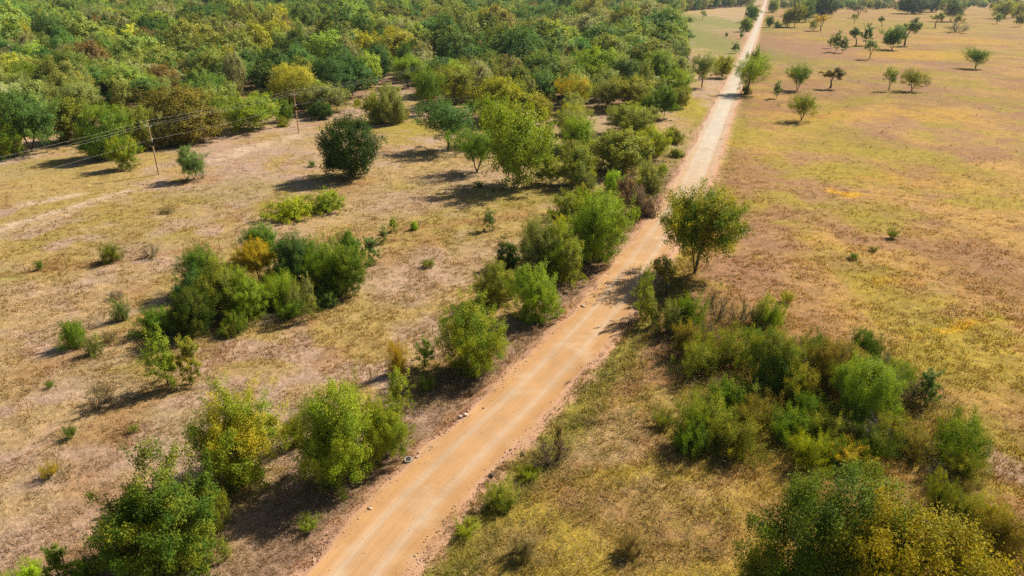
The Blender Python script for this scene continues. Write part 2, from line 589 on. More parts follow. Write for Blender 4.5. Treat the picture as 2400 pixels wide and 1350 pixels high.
def build_ground():
    fine = np.radians(np.arange(-52, 52.01, 0.31))
    coarse = np.radians(np.arange(56, 305, 6))
    th = np.concatenate([fine, coarse])
    r = np.concatenate([[1, 4, 9, 15, 20, 25], 28 * 1.0082 ** np.arange(0, 485)])
    r = np.concatenate([r[r < 1400], [1500, 1650, 1850, 2100, 2500, 3200, 4500, 7000, 11000]])
    T, R = np.meshgrid(th, r)
    x, y = (R * np.sin(T)).ravel(), (R * np.cos(T)).ravel()
    off = road_offset(x, y)
    z = ground_z(x, y, off)
    z = z - 0.0
    c = ground_col(x, y, off)
    wood = in_poly(x, y, WOOD_POLY)
    c = np.where(wood[:, None], c * .35 + FOREST * .65, c)
    nt, nr = len(th), len(r)
    i = np.arange(nr - 1)[:, None] * nt
    j = np.arange(nt)[None, :]
    j2 = (j + 1) % nt
    F = np.stack([i + j, i + nt + j, i + nt + j2, i + j2], -1).reshape(-1, 4)
    F = F[:, ::-1]
    V = np.stack([x, y, z], 1)
    me = mesh_np('ground', V, F, ground_mat(), [('col', 'FLOAT_COLOR', 'POINT', c)], smooth=True)
    o = link('ground', me)
    if me.polygons[len(F) // 2].normal.z < 0:
        me.flip_normals()
    return tag(o, 'wide dry grass fields with bare soil and yellow weed patches', 'ground', kind='structure')


def build_road():
    n = len(ROAD)
    d = np.gradient(ROAD, axis=0)
    d /= np.linalg.norm(d, axis=1, keepdims=True)
    nrm = np.stack([d[:, 1], -d[:, 0]], 1)
    offs = np.array([-3.9, -3.45, -3.1, -2.7, -2.2, -1.7, -1.2, -.7, -.2, .3, .8, 1.3, 1.8, 2.3, 2.75, 3.15, 3.5, 3.9])
    hs = np.array([-.10, .03, .07, .03, .02, .0, .02, .04, .05, .05, .04, .02, .0, .02, .04, .08, .03, -.10])
    m = len(offs)
    S = ROAD_S[:, None]
    e = (fbm(ROAD_S / 3.2, ROAD_S * 0 + 3, 3, 4) - .5)[:, None] * 1.7 * (np.abs(offs) > 2.9) * np.sign(offs)
    e2 = (fbm(ROAD_S / 3.2, ROAD_S * 0 + 77, 3, 4) - .5)[:, None] * 1.7 * (np.abs(offs) > 2.9) * np.sign(offs)
    o = offs[None, :] + np.where(offs[None, :] < 0, e, e2)
    X = ROAD[:, :1] + nrm[:, :1] * o
    Y = ROAD[:, 1:] + nrm[:, 1:] * o
    zn = (vnoise(X * 1.5, Y * 1.5, 11) - .5) * .05 * (np.abs(offs) > 2.6)
    Z = hs[None, :] + zn + 0.02
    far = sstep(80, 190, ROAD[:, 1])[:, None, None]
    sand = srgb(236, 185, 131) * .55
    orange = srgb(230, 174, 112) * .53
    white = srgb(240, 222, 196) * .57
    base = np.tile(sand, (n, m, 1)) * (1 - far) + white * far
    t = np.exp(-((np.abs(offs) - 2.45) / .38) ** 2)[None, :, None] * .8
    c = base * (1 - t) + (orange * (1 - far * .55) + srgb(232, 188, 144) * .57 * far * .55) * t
    rut = (np.exp(-((np.abs(offs) - 1.25) / .35) ** 2))[None, :, None]
    c = c * (1 - rut * .42) + white * .97 * rut * .42
    scuff = (sstep(.66, .80, fbm(X / 1.6, Y / 1.6, 19)) * .35)[:, :, None]
    c = c * (1 - scuff) + srgb(246, 220, 180) * .60 * scuff
    damp = (sstep(.55, .75, fbm(X / 5, Y / 9, 23)) * .20)[:, :, None]
    c = c * (1 - damp) + srgb(206, 152, 96) * .5 * damp
    edge = sstep(2.95, 3.3, np.abs(offs))[None, :, None]
    c = c * (1 - edge) + GRAVEL * .82 * edge
    c = c * (0.92 + .16 * fbm(X / 1.1, Y / 1.1, 15))[:, :, None]
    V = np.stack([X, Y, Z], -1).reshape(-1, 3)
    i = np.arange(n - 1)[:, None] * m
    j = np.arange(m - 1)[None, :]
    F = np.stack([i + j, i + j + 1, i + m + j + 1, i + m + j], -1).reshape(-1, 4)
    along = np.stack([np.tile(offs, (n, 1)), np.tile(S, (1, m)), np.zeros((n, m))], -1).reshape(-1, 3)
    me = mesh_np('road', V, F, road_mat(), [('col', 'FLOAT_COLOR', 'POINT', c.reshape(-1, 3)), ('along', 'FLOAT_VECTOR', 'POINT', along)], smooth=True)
    o = link('road', me)
    return tag(o, 'straight unpaved sandy gravel road running away between dry fields', 'road', kind='structure')


# where the closed woodland stands (picture outline on the ground, carried out to the horizon)
WOOD_PX = [(-900, 330), (60, 318), (140, 305), (230, 300), (330, 320), (430, 305), (505, 275), (590, 268), (690, 262), (790, 245), (850, 226), (890, 195),
           (935, 200), (985, 232), (1080, 242), (1300, 262), (1450, 262), (1580, 240), (1600, 165), (1585, 105), (1500, 92), (1510, 60), (1560, 44), (1610, 26), (1755, 15), (1768, -6),
           (1500, -8), (-600, -8)]
WOOD_POLY = poly_px(WOOD_PX)
GROUND = build_ground()
ROAD_OB = build_road()

# ------------------------------------------------------------------ plant models (made once each; copies share their meshes)
UP = np.array([0, 0, 1.0])


def unit(v):
    return v / (np.linalg.norm(v) + 1e-9)


class Plant:
    def __init__(self, seed):
        self.rng = np.random.default_rng(seed)
        self.br = []          # (points, radii)
        self.tw = []          # (start, end, clump number)
        self.nclump = 0

    def grow(self, p, d, L, r, lvl, P, clump=None):
        rng = self.rng
        n = (6, 5, 4, 3)[min(lvl, 3)]
        seg = L / n
        pts, dirs = [p], []
        for i in range(n):
            d = unit(d + rng.normal(0, P['wob'], 3) + UP * P['up'][lvl])
            p = p + d * seg
            pts.append(p)
            dirs.append(d)
        pts = np.array(pts)
        pts[:, 2] = np.maximum(pts[:, 2], 0.05)
        rad = np.linspace(r, r * 0.5, n + 1)
        if r > P.get('minr', 0.0): self.br.append((pts, rad))
        last = P['levels'] - 1
        if clump is None and lvl >= P.get('clump_lvl', 1):
            clump = self.nclump
            self.nclump += 1
        if lvl >= last - P.get('leafy', 0):
            self.tw.append((pts[n // 2 if lvl < last else 0], pts[-1], clump or 0))
        if lvl < last:
            k = P['n'][lvl]
            az0 = rng.uniform(0, 6.28)
            for c in range(k):
                t = P['t0'][lvl] + (1 - P['t0'][lvl]) * (c + rng.uniform(.2, .9)) / k
                i = min(int(t * n), n - 1)
                q = pts[i] + (pts[i + 1] - pts[i]) * (t * n - i)
                dd = dirs[i]
                a = az0 + c * 2.4 + rng.normal(0, .3)
                u = unit(np.cross(dd, UP + rng.normal(0, .05, 3)))
                w = np.cross(dd, u)
                ang = P['ang'][lvl] * rng.uniform(.75, 1.25)
                nd = unit(dd * math.cos(ang) + (u * math.cos(a) + w * math.sin(a)) * math.sin(ang))
                sh = P.get('taper', .45)
                l2 = L * P['ratio'][lvl] * (1 - sh * t) * rng.uniform(.75, 1.2)
                self.grow(q, nd, l2, max(rad[i] * .6, .006), lvl + 1, P, clump)

    def leaves(self, per, size, spread, upness=.5, flat=.6, jitter=.3):
        rng = self.rng
        a = np.array([t[0] for t in self.tw])
        b = np.array([t[1] for t in self.tw])
        cl = np.array([t[2] for t in self.tw])
        k = np.repeat(np.arange(len(a)), per)
        t = rng.uniform(0, 1.08, len(k))[:, None]
        c = a[k] + (b[k] - a[k]) * t + rng.normal(0, spread, (len(k), 3))
        c[:, 2] = np.maximum(c[:, 2], .06)
        clumpv = rng.uniform(0, 1, cl.max() + 1)
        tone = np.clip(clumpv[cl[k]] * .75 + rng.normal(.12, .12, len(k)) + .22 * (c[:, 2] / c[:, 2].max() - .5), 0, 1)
        return self.quads(c, size, upness, flat, jitter, tone)

    def quads(self, c, size, upness, flat, jitter, tone):
        rng = self.rng
        n = len(c)
        mid = np.array([0, 0, c[:, 2].mean()])
        outw = c - mid
        outw /= np.linalg.norm(outw, axis=1, keepdims=True) + 1e-6
        nm = rng.normal(0, 1, (n, 3)) * .55 + UP * upness + outw * .75
        nm /= np.linalg.norm(nm, axis=1, keepdims=True)
        t = rng.normal(0, 1, (n, 3))
        t -= nm * (t * nm).sum(1, keepdims=True)
        t /= np.linalg.norm(t, axis=1, keepdims=True)
        s = np.cross(nm, t)
        L = (size * rng.uniform(1 - jitter, 1 + jitter, n))[:, None]
        V = np.stack([c - t * L * .5, c + s * L * flat * .5 + t * L * .08, c + t * L * .5, c - s * L * flat * .5 + t * L * .02], 1).reshape(-1, 3)
        F = np.arange(4 * n).reshape(n, 4)
        shade = rng.uniform(0, 1, n)
        return V, F, tone, shade


def fill_tree(seed, lobes, n_pts, height, trunk_r, base_h, clump_r):
    """A dense crown: points filling rounded lobes, joined to the trunk by the shortest way."""
    pl = Plant(seed)
    rng = pl.rng
    pts = []
    while len(pts) < n_pts:
        c, r = lobes[rng.integers(len(lobes))]
        v = unit(rng.normal(0, 1, 3))
        p = np.array(c) + v * np.array(r) * rng.uniform(.55, .97) ** .6
        deep = max(1 - np.linalg.norm((p - np.array(c2)) / np.array(r2)) for c2, r2 in lobes)
        if deep > .42 or p[2] < .3: continue
        pts.append(p)
    pts = np.array(pts)
    nodes = [np.array([0, 0, z]) + np.array([rng.normal(0, .06), rng.normal(0, .06), 0]) for z in np.linspace(0, base_h, 4)]
    parent = [-1, 0, 1, 2]
    order = np.argsort(np.linalg.norm(pts - nodes[-1], axis=1))
    tips = {}
    for oi in order:
        p = pts[oi]
        N = np.array(nodes)
        d = np.linalg.norm(N - p, axis=1) + np.maximum(N[:, 2] - p[2], 0) * .5
        d[:2] += 99
        i = int(np.argmin(d))
        q = nodes[i]
        m = (p + q) / 2 + rng.normal(0, .12, 3) + UP * .08 * np.linalg.norm(p - q)
        nodes.append(m); parent.append(i)
        nodes.append(p); parent.append(len(nodes) - 2)
        tips[len(nodes) - 1] = oi
    cnt = np.zeros(len(nodes))
    for i in tips: cnt[i] = 1
    for i in range(len(nodes) - 1, 0, -1): cnt[parent[i]] += max(cnt[i], .3)
    tot = max(cnt[0], 1)
    rad = trunk_r * (cnt / tot) ** .48
    for i in range(1, len(nodes)):
        j = parent[i]
        if rad[i] < .012 and i not in tips: continue
        pl.br.append((np.array([nodes[j], nodes[i]]), np.array([max(rad[j] * .9, .008) if j < 4 else max(rad[i], .008), max(rad[i] * .85, .006)])))
    pl.nclump = len(pts)
    pl.centres = pts
    pl.clump_r = clump_r
    return pl


def fill_leaves(pl, per, size, upness=.55, flat=.65):
    rng = pl.rng
    pts = pl.centres
    k = np.repeat(np.arange(len(pts)), per)
    v = rng.normal(0, 1, (len(k), 3))
    v /= np.linalg.norm(v, axis=1, keepdims=True)
    c = pts[k] + v * (rng.uniform(0, 1, len(k)) ** .5)[:, None] * pl.clump_r * rng.uniform(.7, 1.25, len(pts))[k][:, None] * np.array([1, 1, .75])
    c[:, 2] = np.maximum(c[:, 2], .05)
    clumpv = rng.uniform(0, 1, len(pts))
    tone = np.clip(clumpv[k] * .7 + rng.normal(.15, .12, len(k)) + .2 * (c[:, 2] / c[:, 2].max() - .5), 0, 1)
    return pl.quads(c, size, upness, flat, .3, tone)


def bushy(seed, R, H, base_z, n_pts, stems=1, trunk_r=.16, lump=.24, poke=.10, wide_at=.52, core=.42, upw=.35, wild=.22, splay=.34):
    """A full crown reaching low down: points filling a lumpy dome, joined to one or more stems; sprays of leaves later follow the twigs."""
    pl = Plant(seed)
    rng = pl.rng
    K = 18
    bd = rng.normal(0, 1, (K, 3)) + UP * .25
    bd /= np.linalg.norm(bd, axis=1, keepdims=True)
    ba = rng.uniform(-lump * .7, lump, K)
    v = rng.normal(0, 1, (n_pts, 3))
    v /= np.linalg.norm(v, axis=1, keepdims=True)
    l = 1 + (ba[None] * np.exp(-(1 - v @ bd.T) / .10)).sum(1)
    q = rng.uniform(0, 1, n_pts) ** core * l
    hole = rng.normal(0, 1, (7, 3))
    hole /= np.linalg.norm(hole, axis=1, keepdims=True)
    gone = (v @ hole.T).max(1) > .93
    q = np.where(gone, q * (.62 if core > .3 else .84), q)
    out = (rng.uniform(0, 1, n_pts) < poke) & ~gone
    q = np.where(out, l * rng.uniform(1.02, 1.22, n_pts), q)
    cz = base_z + (H - base_z) * wide_at
    up, dn = H - cz, cz - base_z
    p = v * q[:, None]
    z = np.where(p[:, 2] > 0, p[:, 2] * up, p[:, 2] * dn)
    low = np.clip((cz - z - cz) / max(dn, .1) + 1, 0, 1)
    pts = np.stack([p[:, 0] * R, p[:, 1] * R, np.maximum(cz + z, .12)], 1)
    nodes, parent = [np.zeros(3)], [-1]
    az = rng.uniform(0, 6.28)
    for s in range(stems):
        a = az + s * 6.283 / stems + rng.normal(0, .3)
        lean = (splay if stems > 1 else .05) * rng.uniform(.6, 1.3)
        prev = 0
        for k in range(1, 6):
            t = k / 5 * cz * .95
            r = lean * t * (1 + .25 * k / 5)
            nodes.append(np.array([math.cos(a) * r + rng.normal(0, .04), math.sin(a) * r + rng.normal(0, .04), t]))
            parent.append(prev)
            prev = len(nodes) - 1
    nst = len(nodes)
    order = np.argsort(np.linalg.norm(pts - np.array([0, 0, cz * .75]), axis=1))
    tips = {}
    axes = np.zeros((n_pts, 3))
    for oi in order:
        g = pts[oi]
        N = np.array(nodes)
        d = np.linalg.norm(N - g, axis=1) + np.maximum(N[:, 2] - g[2], 0) * .7
        d[0] += 99
        i = int(np.argmin(d))
        m = (g + nodes[i]) / 2 + rng.normal(0, .05, 3) * R * .3 + UP * .06 * np.linalg.norm(g - nodes[i])
        nodes.append(m); parent.append(i)
        nodes.append(g); parent.append(len(nodes) - 2)
        tips[len(nodes) - 1] = oi
        axes[oi] = unit(unit(g - nodes[i]) * .6 + unit(g - np.array([0, 0, cz * .6])) * .7 + UP * upw + rng.normal(0, wild, 3))
    cnt = np.zeros(len(nodes))
    for i in tips: cnt[i] = 1
    for i in range(len(nodes) - 1, 0, -1): cnt[parent[i]] += max(cnt[i], .3)
    rad = trunk_r * (cnt / max(cnt[0], 1)) ** .5
    for i in range(1, len(nodes)):
        j = parent[i]
        pl.br.append((np.array([nodes[j], nodes[i]]), np.array([max(min(rad[j], rad[i] * 1.25), .007), max(rad[i] * .9, .005)])))
    pl.centres, pl.axes, pl.scale_len = pts, axes, R
    for oi in range(n_pts):                                   # the bare end of each twig
        pl.br.append((np.array([pts[oi], pts[oi] + axes[oi] * R * .10]), np.array([.007, .004])))
    return pl


def spray_leaves(pl, total, size, length=.24, thick=.055, upness=.5, flat=.62, bottom_fade=.0):
    rng = pl.rng
    pts, n = pl.centres, len(pl.centres)
    w = rng.uniform(.55, 1.4, n)
    per = np.maximum((total * w / w.sum()).astype(int), 3)
    k = np.repeat(np.arange(n), per)
    Ls = pl.scale_len
    t = rng.uniform(-.55, 1.0, len(k))
    side = rng.normal(0, 1, (n, 2, 3))                        # two side twigs make each spray a small fan
    which = rng.integers(0, 3, len(k))
    ax = pl.axes[k].copy()
    for s in (0, 1):
        m = which == s + 1
        ax[m] = ax[m] * .75 + side[k[m], s] * .42
    tw = thick * Ls * (1.25 - .6 * np.clip(t, 0, 1))
    c = pts[k] + ax * (t * length * Ls * rng.uniform(.75, 1.3, n)[k])[:, None] + rng.normal(0, 1, (len(k), 3)) * tw[:, None]
    c[:, 2] = np.maximum(c[:, 2], .05)
    clumpv = rng.uniform(0, 1, n)
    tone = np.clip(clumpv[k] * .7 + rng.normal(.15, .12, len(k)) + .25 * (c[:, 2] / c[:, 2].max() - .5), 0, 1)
    return pl.quads(c, size, upness, flat, .35, tone)


PROTO = {}


def finish(name, pl, leaf, sides=5, shrub=False, min_r=0.0):
    """Turns a plant into the two meshes its copies share, and notes its own height and width."""
    br = [b for b in pl.br if b[1][0] >= min_r]
    big = [b for b in br if b[1][0] > .05]
    small = [b for b in br if b[1][0] <= .05]
    Vs, Fs, base = [], [], 0
    for grp, sd in ((big, sides), (small, 3)):
        if grp:
            V, F = tube_arrays(grp, sd)
            Vs.append(V); Fs.append(F + base); base += len(V)
    bm = mesh_np(name + '_wood', np.vstack(Vs), np.vstack(Fs), M_BARK, smooth=True)
    lm, ext = None, np.vstack(Vs)
    if leaf is not None:
        V, F, tone, shade = leaf
        lm = mesh_np(name + '_leaves', V, F, M_LEAF, [('tone', 'FLOAT', 'FACE', tone), ('shade', 'FLOAT', 'FACE', shade)])
        ext = V
    h = np.percentile(ext[:, 2], 99.6)
    rad = np.percentile(np.hypot(ext[:, 0], ext[:, 1]), 96.5)
    PROTO[name] = (bm, lm, h, rad * 2, shrub)


def spray(seed, stems, L0, lean, P, trunk=0.0, r0=.1):
    pl = Plant(seed)
    rng = pl.rng
    base = np.array([0, 0, 0.0])
    if trunk:
        top = np.array([rng.normal(0, .1), rng.normal(0, .1), trunk])
        pl.br.append((np.array([base, top * .5 + rng.normal(0, .04, 3) * [1, 1, 0], top]), np.array([r0 * 1.5, r0 * 1.15, r0])))
        base = top
    az = rng.uniform(0, 6.28)
    for s in range(stems):
        a = az + s * 6.283 / stems + rng.normal(0, .35)
        tilt = lean * rng.uniform(.45, 1.2) if stems > 1 else rng.normal(0, .06)
        d = np.array([math.cos(a) * math.sin(tilt), math.sin(a) * math.sin(tilt), math.cos(tilt)])
        off = np.array([math.cos(a), math.sin(a), 0]) * (.05 if trunk else .12) * rng.uniform(.3, 1.6)
        pl.grow(base + off * (0 if trunk else 1), d, L0 * rng.uniform(.8, 1.15), r0 * rng.uniform(.6, .9) if stems > 1 else r0, 0, P)
    return pl


ELM = dict(levels=4, n=(8, 6, 4), t0=(.28, .2, .15), ang=(.75, .7, .6), ratio=(.62, .55, .55), up=(.02, .05, .04, .02), wob=.12, taper=.42, leafy=1, minr=.0)
ELMM = dict(ELM, n=(8, 5, 3))
SHRUB = dict(levels=3, n=(7, 6), t0=(.15, .12), ang=(.55, .6), ratio=(.55, .5), up=(.03, .03, .02), wob=.14, taper=.35, leafy=1, minr=0.0, clump_lvl=0)
SAP = dict(levels=3, n=(14, 6), t0=(.22, .15), ang=(.95, .6), ratio=(.45, .5), up=(.04, .05, .03), wob=.09, taper=.55, leafy=1, minr=0.0)
SPARSE = dict(levels=4, n=(6, 4, 3), t0=(.4, .25, .2), ang=(.9, .75, .6), ratio=(.7, .55, .5), up=(.0, .0, .02, .02), wob=.2, taper=.3, leafy=0, minr=0.0)
CEDAR = dict(levels=3, n=(34, 6), t0=(.06, .2), ang=(1.25, .6), ratio=(.42, .4), up=(.05, .07, .05), wob=.06, taper=.86, leafy=1, minr=0.0)
WEED = dict(levels=2, n=(9,), t0=(.25,), ang=(.6,), ratio=(.4,), up=(.03, .03), wob=.1, taper=.4, leafy=1, minr=0.0, clump_lvl=0)


def lobes_round(seed, R, cz, H, n=11, lob=.48):
    rng = np.random.default_rng(seed)
    out = [((0, 0, cz), (R * .72, R * .72, H * .72))]
    for i in range(n):
        a = i * 2.4 + rng.normal(0, .2)
        z = rng.uniform(-.75, .95)
        w = math.sqrt(max(1 - z * z, .02))
        k = rng.uniform(.58, .74)
        s = lob * rng.uniform(.75, 1.15)
        out.append(((math.cos(a) * w * R * k, math.sin(a) * w * R * k, cz + z * H * k), (R * s, R * s, H * s)))
    return out


def build_protos():
    # near plants: fine leaves
    for i, (sd, R, H, bz, n, st) in enumerate(((3, 4.2, 7.6, 2.5, 300, 2), (8, 4.0, 7.8, 2.6, 300, 3))):
        pl = bushy(sd, R, H, bz, n, st, .2, .34, .16, .6, splay=.17)
        finish('fan_near_%d' % i, pl, spray_leaves(pl, 52000, .18, .24, .052), min_r=.0085)
    for i, (sd, R, H, bz, n, st) in enumerate(((102, 3.6, 7.0, .15, 330, 3), (104, 3.4, 6.6, .1, 300, 5), (106, 3.7, 7.2, .7, 320, 2))):
        pl = bushy(sd, R, H, bz, n, st, .17, .36, .14)
        finish('elm_near_%d' % i, pl, spray_leaves(pl, 60000, .142, .20, .055), min_r=.0085)
    for i, sd in enumerate((5, 13)):
        pl = bushy(sd, 1.9, 2.5, .0, 120, 7, .07, .5, .26, .38, .36, .12, .45)
        finish('shrub_near_%d' % i, pl, spray_leaves(pl, 24000, .088, .28, .07), shrub=True, min_r=.006)
    pl = spray(17, 26, 1.35, .75, WEED, r0=.012)
    finish('weedy_near_0', pl, pl.leaves(max(6, 4200 // len(pl.tw)), .075, .07, upness=.3), shrub=True)
    for i, (sd, R) in enumerate(((4, 1.0), (9, .8))):
        pl = bushy(sd, R, 3.6, .25, 75, 1, .05, .45, .22, .45)
        finish('sapling_near_%d' % i, pl, spray_leaves(pl, 7000, .10, .34, .085), min_r=.006)
    pl = bushy(31, 4.2, 7.6, .4, 300, 1, .3, .26, .04, .5, .22)
    finish('oak_near_0', pl, spray_leaves(pl, 88000, .138, .14, .068, .6), min_r=.0085)
    pl = spray(71, 9, 1.7, .8, dict(SHRUB, n=(8, 6), wob=.2), r0=.03)
    finish('bare_brush_0', pl, pl.leaves(3, .07, .05), shrub=True)
    pl = spray(75, 7, 1.9, 1.15, dict(SHRUB, n=(8, 5), wob=.22), r0=.035)
    finish('dead_branch_0', pl, None, shrub=True)
    # middle distance
    for i, (sd, R, H, bz, n, st) in enumerate(((2, 4.2, 8.0, 2.3, 230, 2), (12, 4.4, 8.2, 1.8, 230, 4), (19, 3.9, 8.6, 2.7, 210, 1))):
        pl = bushy(sd, R, H, bz, n, st, .2, .36, .18, .6)
        finish('fan_mid_%d' % i, pl, spray_leaves(pl, 17000, .22, .26, .06), min_r=.012)
    for i, (sd, R, H, bz, n, st) in enumerate(((112, 4.2, 8.4, .5, 230, 3), (114, 4.0, 8.0, .2, 220, 4), (116, 4.1, 9.0, 1.3, 230, 2), (118, 4.4, 7.6, .2, 220, 5))):
        pl = bushy(sd, R, H, bz, n, st, .17, .38, .13)
        finish('elm_mid_%d' % i, pl, spray_leaves(pl, 25000, .255, .21, .065), min_r=.012)
    for i, (sd, R, H, bz) in enumerate(((41, 4.6, 9.4, .2), (43, 4.9, 8.6, .4))):
        pl = bushy(sd, R, H, bz, 260, 1, .3, .20, .02, .5, .22)
        finish('oak_mid_%d' % i, pl, spray_leaves(pl, 30000, .25, .13, .078, .65), min_r=.014)
    for i, sd in enumerate((51, 53, 57)):
        pl = spray(sd, (2, 3, 1)[i], 3.3, .5, SPARSE, trunk=1.3, r0=.13)
        finish('savanna_mid_%d' % i, pl, pl.leaves(max(8, 3600 // len(pl.tw)), .20, .17))
    pl = bushy(61, 1.75, 6.0, .1, 210, 1, .12, .22, .06, .27, .3)
    finish('cedar_mid_0', pl, spray_leaves(pl, 14000, .17, .24, .08, .3), min_r=.012)
    for i, sd in enumerate((65, 67)):
        pl = bushy(sd, 2.1, 2.8, .0, 85, 6, .08, .5, .24, .38, .36, .12, .45)
        finish('shrub_mid_%d' % i, pl, spray_leaves(pl, 9500, .17, .28, .075), shrub=True, min_r=.008)
    pl = bushy(69, 1.0, 4.2, .7, 60, 1, .06, .45, .2, .5)
    finish('sapling_mid_0', pl, spray_leaves(pl, 3000, .18, .32, .085), min_r=.008)
    # woodland
    for i, (sd, R, H, bz) in enumerate(((81, 4.6, 9.4, .8), (83, 5.0, 8.6, .6), (85, 4.0, 9.8, 1.0))):
        pl = bushy(sd, R, H, bz, 150, 1, .28, .22, .03, .5, .22)
        finish('oak_far_%d' % i, pl, spray_leaves(pl, 9000, .42, .13, .075, .65), sides=4, min_r=.04)
    for i, sd in enumerate((91, 93, 95)):
        pl = bushy(sd, 4.2, 8.6 + .5 * i, .8, 100, 2 + i, .17, .4, .14)
        finish('elm_far_%d' % i, pl, spray_leaves(pl, 6500, .42, .24, .08), sides=4, min_r=.03)


build_protos()
RS = random.Random(7)


def plant(name, cat, proto, x, y, h, w, tint, gold, label, group=None, z=None, rot=None):
    bm, lm, ph, pw, shrub = PROTO[proto]
    root = bpy.data.objects.new(name, None)
    COL.objects.link(root)
    root.empty_display_size = .5
    zz = float(ground_z(np.array([x]), np.array([y]))[0]) if z is None else z
    root.location = (x, y, zz - .03)
    root.rotation_euler = (0, 0, RS.uniform(0, 6.283) if rot is None else rot)
    root.scale = (w / pw, w / pw, h / ph)
    tag(root, label, cat, group)
    link('stems' if shrub else 'trunk', bm, root)
    if lm:
        lo = link('foliage' if shrub else 'crown', lm, root)
        v = RS.uniform(.88, 1.12)
        lo.color = (tint[0] * v * RS.uniform(.93, 1.07), tint[1] * v, tint[2] * v, gold)
    return root


TINT = dict(dk=(.056, .108, .012), gr=(0.127, 0.228, 0.018), dg=(0.090, 0.162, 0.015), do=(0.248, 0.234, 0.015), lg=(0.248, 0.348, 0.027), ol=(0.237, 0.278, 0.036), go=(0.264, 0.295, 0.082), gd=(0.440, 0.348, 0.023),
            br=(0.226, 0.192, 0.036), bl=(0.099, 0.192, 0.040), lm=(0.319, 0.480, 0.023), pr=(.20, .135, .095), yl=(0.330, 0.384, 0.018), gg=(0.176, 0.246, 0.069),
            gy=(.25, .225, .143), bk=(.015, .014, .011), tn=(.30, .231, .105))

